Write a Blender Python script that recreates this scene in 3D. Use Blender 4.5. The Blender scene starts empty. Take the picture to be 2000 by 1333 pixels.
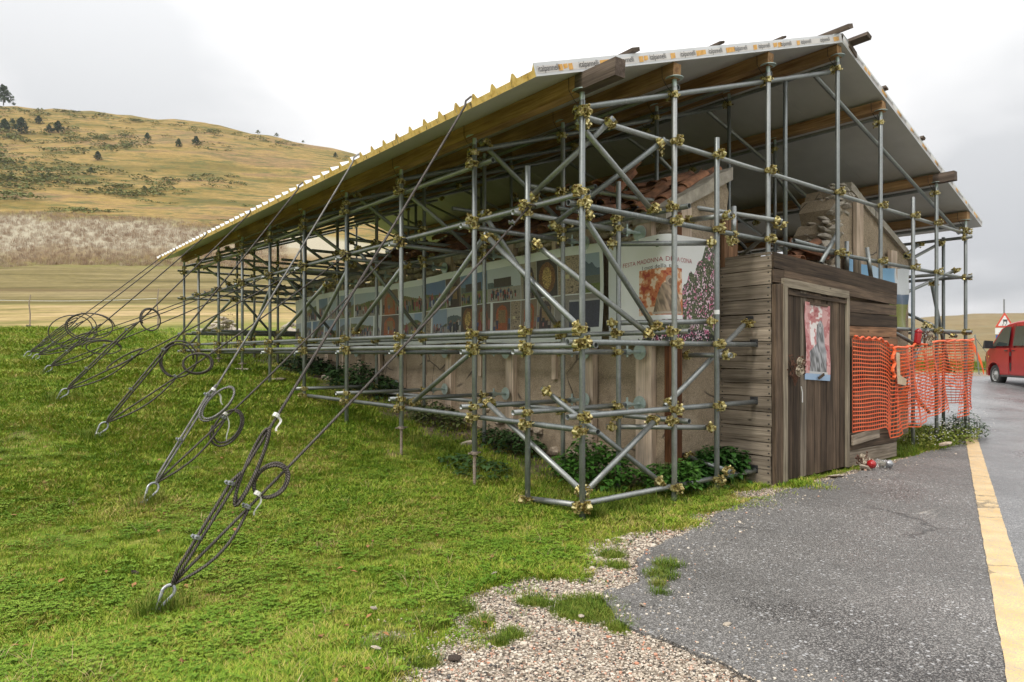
import bpy, bmesh, math, random
import numpy as np
from mathutils import Vector, Matrix, noise as mnoise
random.seed(7); rng = np.random.default_rng(11)
R = math.radians
SC = bpy.context.scene
COL = SC.collection

# ------------------------------------------------------------------ camera
CAMP = (-3.672, -3.720, 1.30)
YAW = 38.71
cam = bpy.data.cameras.new('camera'); camo = bpy.data.objects.new('camera', cam); COL.objects.link(camo)
camo.location = CAMP; camo.rotation_euler = (R(90), 0, -R(YAW))
cam.sensor_width = 36; cam.lens = 23.8; cam.shift_y = 0.01175; cam.clip_end = 4000; cam.clip_start = 0.05
SC.camera = camo

# ------------------------------------------------------------------ world, sun, exposure
CLOUDX, CLOUDY = 3.1, 1.2
SUN_EL, SUN_AZ = 48.0, 262.0        # degrees; azimuth measured from +Y towards +X
W = bpy.data.worlds.new('World'); SC.world = W; W.use_nodes = True
nt = W.node_tree; nt.nodes.clear()
def wn(t, **k):
    n = nt.nodes.new(t)
    for a, b in k.items(): setattr(n, a, b)
    return n
out = wn('ShaderNodeOutputWorld'); bg = wn('ShaderNodeBackground'); bg.inputs[1].default_value = 0.10
sky = wn('ShaderNodeTexSky', sky_type='NISHITA', sun_disc=False, sun_elevation=R(SUN_EL), sun_rotation=R(SUN_AZ))
bg2 = wn('ShaderNodeBackground'); bg2.inputs[1].default_value = 1.0
tc = wn('ShaderNodeTexCoord'); sep = wn('ShaderNodeSeparateXYZ'); nt.links.new(tc.outputs['Generated'], sep.inputs[0])
# cloud deck: project the view direction on a flat layer so clouds flatten towards the horizon
zz = wn('ShaderNodeMath', operation='MAXIMUM'); nt.links.new(sep.outputs[2], zz.inputs[0]); zz.inputs[1].default_value = 0.0
za = wn('ShaderNodeMath', operation='ADD'); nt.links.new(zz.outputs[0], za.inputs[0]); za.inputs[1].default_value = 0.22
vd = wn('ShaderNodeVectorMath', operation='DIVIDE'); nt.links.new(tc.outputs['Generated'], vd.inputs[0])
cz = wn('ShaderNodeCombineXYZ')
for i in range(3): nt.links.new(za.outputs[0], cz.inputs[i])
nt.links.new(cz.outputs[0], vd.inputs[1])
n1 = wn('ShaderNodeTexNoise'); n1.inputs['Scale'].default_value = 0.85; n1.inputs['Detail'].default_value = 5; n1.inputs['Roughness'].default_value = .48
mp = wn('ShaderNodeMapping'); mp.inputs['Location'].default_value = (CLOUDX, CLOUDY, 0.4); nt.links.new(vd.outputs[0], mp.inputs[0]); nt.links.new(mp.outputs[0], n1.inputs['Vector'])
cr = wn('ShaderNodeValToRGB'); nt.links.new(n1.outputs[0], cr.inputs[0])
cr.color_ramp.elements[0].position = .38; cr.color_ramp.elements[0].color = (.66, .67, .68, 1)
cr.color_ramp.elements[1].position = .60; cr.color_ramp.elements[1].color = (1.03, 1.02, 1.01, 1)
# overcast sky: brighter towards the zenith, mistier and greyer at the horizon
gr = wn('ShaderNodeValToRGB'); nt.links.new(sep.outputs[2], gr.inputs[0])
ge = gr.color_ramp.elements
ge[0].position = 0.0; ge[0].color = (.56, .565, .585, 1)
ge[1].position = 1.0; ge[1].color = (1.25, 1.25, 1.25, 1)
e = ge.new(.12); e.color = (.65, .65, .66, 1)
e = ge.new(.34); e.color = (.81, .805, .80, 1)
gm = wn('ShaderNodeMapRange'); nt.links.new(sep.outputs[2], gm.inputs[0]); gm.inputs[1].default_value = 0.0; gm.inputs[2].default_value = 1.0; gm.inputs[3].default_value = .86; gm.inputs[4].default_value = 1.75
mx = wn('ShaderNodeMixRGB', blend_type='MULTIPLY'); mx.inputs[0].default_value = 1
nt.links.new(cr.outputs[0], mx.inputs[1]); nt.links.new(gr.outputs[0], mx.inputs[2])
nt.links.new(mx.outputs[0], bg2.inputs[0]); nt.links.new(gm.outputs[0], bg2.inputs[1])
nt.links.new(sky.outputs[0], bg.inputs[0])
ms = wn('ShaderNodeMixShader'); ms.inputs[0].default_value = 0.96
nt.links.new(bg.outputs[0], ms.inputs[1]); nt.links.new(bg2.outputs[0], ms.inputs[2]); nt.links.new(ms.outputs[0], out.inputs[0])
sl = bpy.data.lights.new('sun', 'SUN'); sl.energy = 1.5; sl.angle = R(14); sl.color = (1, .95, .88)
so = bpy.data.objects.new('sun', sl); COL.objects.link(so)
sd = Vector((math.sin(R(SUN_AZ))*math.cos(R(SUN_EL)), math.cos(R(SUN_AZ))*math.cos(R(SUN_EL)), math.sin(R(SUN_EL))))
so.rotation_euler = sd.to_track_quat('Z', 'Y').to_euler()
vs = SC.view_settings; vs.view_transform = 'Standard'; vs.look = 'None'; vs.exposure = 0.48; vs.gamma = 1; vs.use_curve_mapping = False

# ------------------------------------------------------------------ materials
class NT:
    def __init__(s, name):
        s.m = bpy.data.materials.new(name); s.m.use_nodes = True; s.t = s.m.node_tree
        s.b = s.t.nodes['Principled BSDF']
    def n(s, t, ins=None, **k):
        n = s.t.nodes.new(t)
        for a, b in k.items(): setattr(n, a, b)
        for a, b in (ins or {}).items(): s.set(n.inputs[a], b)
        return n
    def set(s, i, v):
        if isinstance(v, bpy.types.NodeSocket): s.t.links.new(v, i)
        else:
            if isinstance(v, tuple) and len(v) == 3 and i.type == 'RGBA': v = v + (1,)
            i.default_value = v
    def pos(s): return s.n('ShaderNodeNewGeometry').outputs['Position']
    def obj(s, sc=(1,1,1), rnd=True):
        tcn = s.n('ShaderNodeTexCoord'); v = tcn.outputs['Object']
        if rnd:
            oi = s.n('ShaderNodeObjectInfo'); ml = s.n('ShaderNodeMath', {0: oi.outputs['Random'], 1: 37.0}, operation='MULTIPLY')
            v = s.n('ShaderNodeVectorMath', {0: v, 1: ml.outputs[0]}, operation='ADD').outputs[0]
        return s.n('ShaderNodeMapping', {0: v, 'Scale': sc}).outputs[0]
    def noise(s, v, scale=5, detail=4, rough=.55, dist=0):
        return s.n('ShaderNodeTexNoise', {'Vector': v, 'Scale': scale, 'Detail': detail, 'Roughness': rough, 'Distortion': dist}).outputs[0]
    def vor(s, v, scale=5, feature='F1', out='Distance'):
        return s.n('ShaderNodeTexVoronoi', {'Vector': v, 'Scale': scale}, feature=feature).outputs[out]
    def ramp(s, f, stops):
        r = s.n('ShaderNodeValToRGB', {0: f}); e = r.color_ramp.elements
        while len(e) < len(stops): e.new(.5)
        for i, (p, c) in enumerate(stops):
            e[i].position = p; e[i].color = (c, c, c, 1) if isinstance(c, (int, float)) else tuple(c) + (1,)
        return r.outputs[0]
    def mix(s, f, a, b, mode='MIX'):
        return s.n('ShaderNodeMixRGB', {0: f, 1: a, 2: b}, blend_type=mode).outputs[0]
    def math(s, op, a, b=0.0): return s.n('ShaderNodeMath', {0: a, 1: b}, operation=op).outputs[0]
    def attr(s, nm, o='Fac'): return s.n('ShaderNodeAttribute', attribute_name=nm).outputs[o]
    def rand(s): return s.n('ShaderNodeObjectInfo').outputs['Random']
    def bump(s, h, st=.3, dist=.01):
        b = s.n('ShaderNodeBump', {'Strength': st, 'Distance': dist, 'Height': h}); s.t.links.new(b.outputs[0], s.b.inputs['Normal'])
    def fin(s, col=None, rough=None, metal=None, spec=None):
        if col is not None: s.set(s.b.inputs['Base Color'], col)
        if rough is not None: s.set(s.b.inputs['Roughness'], rough)
        if metal is not None: s.set(s.b.inputs['Metallic'], metal)
        if spec is not None: s.set(s.b.inputs['Specular IOR Level'], spec)
        return s.m

def mottled(name, c1, c2, scale=8, rough=.8, metal=0, bump=.2, bscale=None, world=False, dist=.01, vary=0, spec=None):
    m = NT(name); v = m.pos() if world else m.obj()
    f = m.noise(v, scale, 6, .6)
    c = m.ramp(f, [(.32, c1), (.68, c2)])
    if vary:
        c = m.mix(1.0, c, m.ramp(m.rand(), [(0, 1-vary), (1, 1+vary)]), 'MULTIPLY')
    if bump: m.bump(m.noise(v, bscale or scale*4, 5, .6), bump, dist)
    return m.fin(c, rough, metal, spec)

def wood(name, dark, light, rough=.85, vary=.25, sx=1.2, sc=26, knots=True):
    m = NT(name); v = m.obj((sx, sc, sc))
    f = m.noise(v, 1.0, 6, .62, .6)
    f2 = m.noise(m.obj((sx*3, sc*5, sc*5)), 1.0, 4, .6)
    c = m.ramp(f, [(.30, dark), (.5, tuple((a+b)/2 for a, b in zip(dark, light))), (.72, light)])
    c = m.mix(.55, c, m.ramp(f2, [(.3, .45), (.7, 1.25)]), 'MULTIPLY')
    big = m.noise(m.obj((1, 1, 1)), 2.2, 3, .5)
    c = m.mix(.5, c, m.ramp(big, [(.35, .55), (.65, 1.3)]), 'MULTIPLY')
    if knots:
        k = m.vor(m.obj((1, 2.2, 2.2)), 2.3)
        c = m.mix(m.ramp(k, [(.02, .85), (.075, 0.0)]), c, tuple(x*.35 for x in dark))
    c = m.mix(1.0, c, m.ramp(m.rand(), [(0, 1-vary), (1, 1+vary)]), 'MULTIPLY')
    m.bump(m.math('ADD', f, f2), .35, .004)
    return m.fin(c, rough, 0, .2)

M = {}
def _tube():
    m = NT('galvanized_steel'); v = m.obj((1,1,1), True); p = m.pos()
    f = m.noise(p, 45, 4, .6); f2 = m.noise(p, 4, 4, .6)
    c = m.mix(.5, m.ramp(f, [(.3, (.20,.215,.215)), (.7, (.32,.335,.33))]), m.ramp(f2, [(.3, (.17,.19,.185)), (.7, (.34,.355,.35))]))
    c = m.mix(1.0, c, m.ramp(m.rand(), [(0, (.74,.76,.75)), (.5, (1,1,1)), (1, (1.22,1.2,1.17))]), 'MULTIPLY'); c = m.mix(m.ramp(m.noise(p, 7, 6, .8), [(.60, 0.0), (.70, .35)]), c, (.22,.14,.09))
    drip = m.noise(m.n('ShaderNodeMapping', {0: p, 'Scale': (60, 60, 2.5)}).outputs[0], 1, 3)
    c = m.mix(m.ramp(drip, [(.58, 0.0), (.72, .45)]), c, (.46, .47, .455))
    c = m.mix(m.ramp(m.noise(p, 13, 5, .7), [(.62, 0.0), (.74, .5)]), c, (.16, .15, .13))
    m.bump(f, .08, .002)
    return m.fin(c, m.ramp(f2, [(.3, .36), (.7, .56)]), .72)
M['tube'] = _tube()
def _brass():
    m = NT('zinc_yellow_clamp'); p = m.pos()
    c = m.ramp(m.noise(p, 30, 4, .65), [(.34, (.05,.03,.012)), (.43, (.26,.19,.06)), (.53, (.50,.43,.18)), (.63, (.66,.61,.34)), (.73, (.55,.34,.22))])
    m.bump(m.noise(p, 120, 3), .15, .002)
    return m.fin(c, .34, .75)
M['clamp'] = _brass()
M['rustrod'] = mottled('rusty_threaded_rod', (.20,.15,.11), (.36,.30,.25), 40, .7, .3, .5, 200, True)
M['plate'] = mottled('zinc_plate', (.33,.42,.39), (.48,.55,.52), 25, .45, .5, .1, 100, True)
M['beam'] = wood('roof_beam_pine', (.20,.10,.04), (.50,.31,.15), .75, .12, .9, 16)
M['beamend'] = wood('weathered_beam', (.055,.04,.03), (.17,.13,.105), .85, .1, .9, 22)
M['greywood'] = wood('grey_weathered_plank', (.12,.095,.068), (.40,.335,.26), .85, .30, 1.3, 30)
M['darkwood'] = wood('dark_weathered_plank', (.032,.023,.016), (.175,.122,.082), .8, .48, 1.3, 30)
M['warmwood'] = wood('worn_warm_plank', (.10,.055,.03), (.36,.20,.11), .8, .25, 1.3, 30)
M['framewood'] = wood('pale_door_frame', (.13,.105,.075), (.36,.31,.23), .85, .15, 1.3, 26)
M['propwood'] = wood('sawn_timber_prop', (.50,.38,.28), (.74,.60,.47), .8, .14, .8, 14)
M['brownpost'] = wood('brown_corner_post', (.06,.022,.01), (.20,.085,.035), .7, .15, 1.0, 18)
M['batten'] = wood('roof_batten', (.06,.045,.035), (.20,.155,.125), .85, .2, 1.3, 30)
M['panelunder'] = mottled('panel_underside', (.46,.45,.42), (.54,.53,.50), 2.5, .42, 0, .03, 30, True)
M['paneltop'] = mottled('panel_top_sheet', (.58,.59,.60), (.70,.71,.72), 3, .4, .2, .03, 30, True)
def _foam():
    m = NT('yellow_foam_edge'); p = m.pos()
    c = m.ramp(m.noise(p, 14, 5, .65), [(.3, (.46,.28,.055)), (.5, (.66,.45,.14)), (.75, (.74,.56,.24))])
    st = m.noise(m.n('ShaderNodeMapping', {0: p, 'Scale': (22, 22, 3)}).outputs[0], 1, 5, .7)
    c = m.mix(m.ramp(st, [(.56, 0.0), (.64, .85)]), c, (.04, .03, .015))
    m.bump(m.noise(p, 60, 4), .6, .006)
    return m.fin(c, .9)
M['foam'] = _foam()
def _stucco(name, a, b, dark):
    m = NT(name); p = m.pos()
    c = m.ramp(m.noise(p, 1.8, 6, .65), [(.3, a), (.7, b)])
    c = m.mix(m.ramp(m.noise(p, 4.5, 6, .7), [(.5, 0.0), (.68, .7)]), c, dark)
    sp = m.noise(p, 95, 3, .7)
    c = m.mix(.75, c, m.ramp(sp, [(.32, .45), (.66, 1.3)]), 'MULTIPLY')
    pit = m.vor(p, 22)
    c = m.mix(m.ramp(pit, [(.03, .8), (.12, 0.0)]), c, (.05,.04,.03))
    crk = m.n('ShaderNodeTexVoronoi', {'Vector': m.mix(.12, p, m.n('ShaderNodeTexNoise', {'Vector': p, 'Scale': 3}).outputs[1]), 'Scale': 1.1}, feature='DISTANCE_TO_EDGE').outputs['Distance']
    ck = m.ramp(crk, [(.004, 1.0), (.012, 0.0)])
    c = m.mix(m.math('MULTIPLY', ck, m.ramp(m.noise(p, 1.3, 2), [(.5, 0.0), (.56, .8)])), c, (.04,.03,.025))
    h = m.math('ADD', m.noise(p, 12, 6, .7), m.math('MULTIPLY', sp, .5))
    m.bump(h, .8, .02)
    return m.fin(c, .93)
M['stucco'] = _stucco('rough_render_wall', (.29,.225,.15), (.45,.36,.26), (.21,.155,.10))
M['gable'] = _stucco('sandy_gable_render', (.28,.22,.145), (.42,.335,.235), (.21,.16,.10))
M['coping'] = mottled('concrete_coping', (.20,.18,.145), (.42,.38,.31), 7, .9, 0, .6, 60, True)
M['stone'] = mottled('rubble_stone', (.24,.185,.13), (.52,.44,.34), 6, .9, 0, .6, 40, False, .01, .25)
M['palestone'] = mottled('pale_limestone', (.30,.25,.19), (.54,.47,.38), 6, .9, 0, .6, 40, False, .01, .2)
M['tile'] = mottled('terracotta_tile', (.085,.042,.024), (.36,.165,.085), 7, .85, 0, .4, 60, False, .005, .35)
M['cable'] = None
def _cable(nm, a, b):
    m = NT(nm)
    uv = m.n('ShaderNodeTexCoord').outputs['UV']
    w = m.n('ShaderNodeTexWave', {'Vector': uv, 'Scale': 1.0, 'Distortion': .3}, wave_type='BANDS', bands_direction='DIAGONAL').outputs[1]
    c = m.mix(.85, m.ramp(m.noise(m.pos(), 20), [(.3, a), (.7, b)]), m.ramp(w, [(.1, .35), (.6, 1.4)]), 'MULTIPLY')
    m.bump(w, .7, .004)
    return m.fin(c, .5, .5)
M['cable'] = _cable('dark_steel_cable', (.045,.038,.032), (.11,.095,.082))
M['cablelight'] = _cable('grey_steel_cable', (.13,.125,.118), (.26,.25,.235))
M['galv'] = mottled('bright_galvanized', (.20,.21,.22), (.38,.39,.40), 40, .40, .7, .1, 100, True)
M['whiteplastic'] = mottled('white_plastic_tape', (.50,.48,.44), (.68,.67,.63), 20, .5, 0, .1, 50, True)
M['orange'] = mottled('orange_plastic_net', (.74,.085,.015), (.86,.17,.05), 6, .45, 0, .05, 60, True)
M['van_red'] = mottled('van_red_paint', (.30,.014,.018), (.36,.022,.024), 3, .25, 0, 0, 10, True)
M['glass'] = None
g = NT('dark_window_glass'); M['glass'] = g.fin((.035,.045,.042), .09, 0, .5)
g = NT('clear_glass_jar'); g.b.inputs['Transmission Weight'].default_value = .85; M['clear'] = g.fin((.85,.87,.85), .08)
M['rubber'] = mottled('black_rubber', (.012,.012,.012), (.03,.03,.03), 20, .7, 0, .1)
M['blackplastic'] = mottled('black_plastic', (.015,.016,.018), (.035,.036,.04), 20, .45, 0, .05)
M['rim'] = mottled('steel_rim', (.25,.25,.24), (.42,.42,.40), 15, .45, .5, .05)
M['redplastic'] = mottled('red_plastic', (.26,.008,.01), (.40,.02,.02), 10, .25, 0, 0)
M['signwhite'] = mottled('sign_white', (.68,.68,.66), (.76,.76,.74), 10, .4, 0, 0)
M['signred'] = mottled('sign_red', (.55,.06,.04), (.66,.10,.06), 10, .4, 0, 0)
M['signblue'] = mottled('sign_blue', (.02,.10,.34), (.03,.14,.42), 10, .4, 0, 0)
M['ink'] = mottled('black_ink', (.02,.02,.02), (.04,.04,.04), 10, .6, 0, 0)
M['redink'] = mottled('dark_red_ink', (.36,.03,.04), (.42,.05,.06), 10, .6, 0, 0)
M['tapewhite'] = mottled('pale_printed_tape', (.60,.57,.55), (.74,.71,.68), 5, .5, 0, 0, 10, True)
M['tapeorange'] = mottled('orange_printed_bar', (.62,.30,.05), (.80,.47,.14), 30, .6, 0, 0, 10, True)
M['dryflower'] = mottled('dried_flower', (.36,.30,.22), (.62,.55,.44), 30, .9)
M['drystem'] = mottled('dried_stem', (.07,.03,.02), (.16,.08,.05), 30, .9)
M['cardboard'] = mottled('tan_card', (.44,.33,.21), (.58,.46,.32), 8, .8)
M['bark'] = mottled('bark', (.05,.04,.03), (.11,.09,.07), 20, .9, 0, .5)
M['earth'] = mottled('dark_molehill_earth', (.03,.022,.016), (.08,.06,.045), 30, .95, 0, .6)
def _leaf(name, a, b, c3=None, rough=.5, sc=6):
    m = NT(name); p = m.pos()
    r = m.math('ADD', m.math('MULTIPLY', m.rand(), .5), m.math('MULTIPLY', m.noise(p, sc, 4), .6))
    st = [(.25, a), (.65, b)] + ([(.82, c3)] if c3 else [])
    m.b.inputs['Subsurface Weight'].default_value = 0
    return m.fin(m.ramp(r, st), rough, 0, .3)
M['grass'] = None
def _grassm(name, cols, sc=.9):
    m = NT(name); p = m.pos()
    big = m.noise(p, sc, 5, .62); sm = m.noise(p, 9, 3, .6)
    r = m.math('ADD', m.math('MULTIPLY', m.rand(), .34), m.math('ADD', m.math('MULTIPLY', big, .52), m.math('MULTIPLY', sm, .24)))
    return m.fin(m.ramp(r, cols), .65, 0, .12)
M['grass'] = _grassm('short_grass', [(.37, (.085,.165,.012)), (.47, (.145,.25,.018)), (.56, (.225,.31,.028)), (.66, (.33,.33,.055)), (.76, (.43,.33,.13))])
M['tallgrass'] = _grassm('long_grass', [(.36, (.06,.115,.012)), (.55, (.11,.17,.02)), (.70, (.20,.215,.04)), (.85, (.33,.27,.10))])
M['clover'] = _grassm('clover_leaf', [(.36, (.08,.16,.014)), (.55, (.14,.235,.022)), (.80, (.22,.29,.04))])
M['nettle'] = _leaf('nettle_leaf', (.018,.065,.008), (.05,.135,.016), (.09,.19,.03))
M['darkweed'] = _leaf('dark_weed_leaf', (.018,.045,.012), (.045,.095,.025), (.10,.12,.04))
M['needle'] = _leaf('pine_needles', (.020,.042,.014), (.05,.085,.028), None, .8, .5)
M['juniper'] = _leaf('juniper_bush', (.085,.105,.028), (.16,.18,.055), None, .9, .1)
M['fallen'] = _leaf('fallen_leaf', (.14,.06,.025), (.30,.15,.06), None, .8, 20)
def _asphalt(name, base, lite, wet):
    m = NT(name); p = m.pos()
    vc = m.n('ShaderNodeTexVoronoi', {'Vector': p, 'Scale': 120.0}); cell = m.n('ShaderNodeSeparateColor', {0: vc.outputs['Color']}).outputs[0]
    d = vc.outputs['Distance']
    big = m.noise(p, .8, 5, .6)
    c = m.mix(m.ramp(cell, [(.35, 0.0), (.8, 1.0)]), base, lite)
    c = m.mix(m.ramp(d, [(.35, 0.0), (.62, .9)]), c, tuple(x*.25 for x in base))
    vc2 = m.n('ShaderNodeTexVoronoi', {'Vector': p, 'Scale': 48.0}); c2 = m.n('ShaderNodeSeparateColor', {0: vc2.outputs['Color']}).outputs[1]
    c = m.mix(m.math('MULTIPLY', m.ramp(c2, [(.86, 0.0), (.9, .9)]), m.ramp(vc2.outputs['Distance'], [(.3, 1.0), (.45, 0.0)])), c, tuple(min(.5, x*1.7) for x in lite))
    c = m.mix(.8, c, m.ramp(big, [(.32, .55), (.68, 1.35)]), 'MULTIPLY'); c = m.mix(m.ramp(m.noise(p, .28, 6, .7), [(.48, 0.0), (.53, .6)]), c, m.mix(.5, c, tuple(x*.45 for x in lite))); c = m.mix(m.math('MULTIPLY', m.ramp(m.noise(m.n('ShaderNodeMapping', {0: p, 'Rotation': (0,0,.6), 'Scale': (.5, 3.2, 1)}).outputs[0], 1.0, 6, .7), [(.64, 0.0), (.70, .5)]), 1.0), c, (.42,.39,.34))
    crk = m.n('ShaderNodeTexVoronoi', {'Vector': m.mix(.35, p, m.n('ShaderNodeTexNoise', {'Vector': p, 'Scale': 1.6, 'Detail': 6}).outputs[1]), 'Scale': .33}, feature='DISTANCE_TO_EDGE').outputs['Distance']
    ck = m.math('MULTIPLY', m.ramp(crk, [(.0015, 1.0), (.005, 0.0)]), m.ramp(m.noise(p, .7, 3), [(.50, 0.0), (.60, .7)]))
    c = m.mix(ck, c, (.012,.012,.012))
    h = m.math('ADD', m.math('MULTIPLY', d, -1.0), m.math('MULTIPLY', m.noise(p, 260, 2), .25))
    m.bump(h, .65 if not wet else .35, .006 if not wet else .0025)
    rg = m.ramp(m.noise(p, 1.1, 4), [(.35, .42 if not wet else .27), (.7, .68 if not wet else .45)])
    return m.fin(c, rg, 0, .5)
M['asphalt'] = _asphalt('rough_old_asphalt', (.15,.142,.135), (.36,.343,.32), False)
M['wetroad'] = _asphalt('wet_smooth_asphalt', (.20,.203,.207), (.38,.38,.375), True)
def _paint():
    m = NT('worn_yellow_road_paint'); p = m.pos()
    sp = m.noise(p, 130, 3, .7)
    c = m.ramp(m.noise(p, 5, 5, .6), [(.3, (.60,.38,.13)), (.7, (.74,.54,.26))])
    c = m.mix(m.ramp(sp, [(.46, 0.0), (.60, .85)]), c, (.34,.31,.26)); c = m.mix(m.ramp(m.noise(p, 9, 6, .75), [(.52, 0.0), (.66, .6)]), c, (.36,.32,.25))
    crk = m.n('ShaderNodeTexVoronoi', {'Vector': m.mix(.35, p, m.n('ShaderNodeTexNoise', {'Vector': p, 'Scale': 2.4, 'Detail': 6}).outputs[1]), 'Scale': .9}, feature='DISTANCE_TO_EDGE').outputs['Distance']
    c = m.mix(m.ramp(crk, [(.002, .8), (.006, 0.0)]), c, (.10,.085,.06))
    m.bump(sp, .4, .004)
    return m.fin(c, .5)
M['paint'] = _paint()
def _pebble():
    m = NT('pale_gravel_stone'); r = m.rand()
    c = m.ramp(r, [(0, (.05,.045,.045)), (.12, (.07,.065,.06)), (.14, (.36,.30,.23)), (.5, (.50,.43,.34)), (.85, (.62,.56,.47)), (.93, (.50,.22,.13)), (1, (.42,.38,.30))])
    m.bump(m.noise(m.pos(), 90, 3), .4, .003)
    return m.fin(c, .85)
M['pebble'] = _pebble()

# ------------------------------------------------------------------ helpers
def link(o, parent=None):
    COL.objects.link(o)
    if parent is not None: o.parent = parent
    return o
def tag(o, label=None, cat=None, group=None, kind=None):
    if label: o['label'] = label
    if cat: o['category'] = cat
    if group: o['group'] = group
    if kind: o['kind'] = kind
    return o
def empty(name, loc=(0,0,0), rz=0, **k):
    o = bpy.data.objects.new(name, None); link(o); o.location = loc; o.rotation_euler = (0,0,rz); o.empty_display_size = .2
    return tag(o, **k)
def mesh(name, V, F, mats, idx=None, smooth=False):
    me = bpy.data.meshes.new(name); me.from_pydata([tuple(v) for v in V], [], F); 
    for m in (mats if isinstance(mats, (list, tuple)) else [mats]): me.materials.append(m)
    if idx is not None: me.polygons.foreach_set('material_index', idx)
    if smooth: me.polygons.foreach_set('use_smooth', [True]*len(F))
    me.update(); return me
def obj(name, me, parent=None, loc=None, rot=None, scale=None, mw=None):
    o = bpy.data.objects.new(name, me); link(o, parent)
    if mw is not None: o.matrix_basis = mw
    if loc is not None: o.location = loc
    if rot is not None: o.rotation_euler = rot
    if scale is not None: o.scale = scale
    return o
BOXF = [(0,1,3,2),(4,6,7,5),(0,4,5,1),(2,3,7,6),(0,2,6,4),(1,5,7,3)]
def box_vf(c, s):
    V = [(c[0]+s[0]*.5*i, c[1]+s[1]*.5*j, c[2]+s[2]*.5*k) for i in (-1,1) for j in (-1,1) for k in (-1,1)]
    return V, BOXF
class MB:
    def __init__(s): s.V=[]; s.F=[]; s.I=[]
    def add(s, V, F, mi=0):
        b=len(s.V); s.V += [tuple(v) for v in V]; s.F += [tuple(b+i for i in f) for f in F]; s.I += [mi]*len(F)
    def box(s, c, sz, mi=0): s.add(*box_vf(c, sz), mi)
    def xf(s, V, mtx): return [tuple(mtx @ Vector(v)) for v in V]
    def poly_extrude(s, pts, axis, d0, d1, mi=0):
        # pts 2D polygon; axis 'y' -> (x, z) polygon extruded in y ; axis 'x' -> (y,z)
        n=len(pts)
        def P(p, d): return (p[0], d, p[1]) if axis=='y' else ((d, p[0], p[1]) if axis=='x' else (p[0], p[1], d))
        V=[P(p,d0) for p in pts]+[P(p,d1) for p in pts]
        F=[tuple(range(n)), tuple(range(2*n-1,n-1,-1))]+[(i,n+i,n+(i+1)%n,(i+1)%n) for i in range(n)]
        s.add(V,F,mi)
    def tube(s, pts, r, n=8, mi=0, caps=True):
        V,F,_=tube_vf(pts,r,n,caps); s.add(V,F,mi)
    def me(s, name, mats, smooth=False): return mesh(name, s.V, s.F, mats, s.I, smooth)
    def build(s, name, mats, parent=None, smooth=False, **k): return obj(name, s.me(name, mats, smooth), parent, **k)
def tube_vf(pts, r, n=8, caps=True):
    pts=[Vector(p) for p in pts]; V=[]; F=[]; UV=[]
    up=None; L=0
    for i,p in enumerate(pts):
        t=(pts[min(i+1,len(pts)-1)]-pts[max(i-1,0)]).normalized()
        if up is None:
            a=Vector((0,0,1)) if abs(t.z)<.9 else Vector((1,0,0)); u=t.cross(a).normalized()
        else:
            u=(up-t*up.dot(t)).normalized()
        up=u; v=t.cross(u)
        rr=r[i] if isinstance(r,(list,tuple)) else r
        if i: L+=(p-pts[i-1]).length
        for k in range(n):
            a=2*math.pi*k/n; V.append(tuple(p+u*math.cos(a)*rr+v*math.sin(a)*rr)); UV.append((L, k/n))
    for i in range(len(pts)-1):
        for k in range(n): F.append((i*n+k,i*n+(k+1)%n,(i+1)*n+(k+1)%n,(i+1)*n+k))
    if caps: F.append(tuple(range(n-1,-1,-1))); F.append(tuple(range((len(pts)-1)*n,len(pts)*n)))
    return V,F,UV
def frame_x(p0, p1, up=(0,0,1)):
    # matrix whose local X runs p0->p1
    p0=Vector(p0); p1=Vector(p1); x=(p1-p0).normalized(); u=Vector(up)
    if abs(x.dot(u))>.99: u=Vector((1,0,0))
    y=u.cross(x).normalized(); z=x.cross(y)
    m=Matrix((x,y,z)).transposed().to_4x4(); m.translation=(p0+p1)/2
    return m
def plank(name, p0, p1, w, t, mt, parent, up=(0,0,1), wob=.0, seg=3, split=0, roll=0):
    """board with local X along its length, t across (local Y), w along local Z"""
    p0=Vector(p0); p1=Vector(p1); L=(p1-p0).length; V=[]; F=[]
    for i in range(seg+1):
        x=-L/2+L*i/seg
        e=0 if 0<i<seg else random.uniform(-.004,.004)*(wob>0)
        a=random.uniform(-wob,wob); b=random.uniform(-wob,wob)
        V += [(x+e,-t/2,-w/2+a),(x+e,t/2,-w/2+a),(x-e,t/2,w/2+b),(x-e,-t/2,w/2+b)]
    for i in range(seg):
        for k in range(4): F.append((i*4+k,(i+1)*4+k,(i+1)*4+(k+1)%4,i*4+(k+1)%4))
    F.append((3,2,1,0)); F.append(tuple(seg*4+k for k in range(4)))
    F=[f[::-1] for f in F]
    m=frame_x(p0,p1,up)
    if roll: m=m@Matrix.Rotation(roll,4,'X')
    return obj(name, mesh(name,V,F,mt), parent, mw=m)

# ------------------------------------------------------------------ terrain
ct, st_ = math.cos(R(YAW)), math.sin(R(YAW))
def cam_xy(x, y):
    dx=np.asarray(x,float)-CAMP[0]; dy=np.asarray(y,float)-CAMP[1]
    return dx*ct-dy*st_, dx*st_+dy*ct          # right, forward
def world_xy(X, Y): return CAMP[0]+X*ct+Y*st_, CAMP[1]-X*st_+Y*ct
def at(u, v=None, D=None, z=None):
    """world point on a bearing: u is a photo column (bearing), D forward distance, z height"""
    X=(u-1000)/1322*D; x,y=world_xy(X,D); return (x,y, 1.3+(690-v)/1322*D if z is None else z)
GLY=[-60,-6,0,.6,1.42,2.3,2.8,4.2,5.5,7,8.6,10.5,12.4,20,40]
GLZ=[-.6,0,0,.01,.06,.12,.20,.42,.65,.83,.97,1.13,1.22,1.85,3.4]
KU=np.array([-2500,-500,0,400,690,1100,1500,1760,1900,2050,2600,4500])
KB=np.degrees(np.arctan((KU-1000)/1322))
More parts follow.
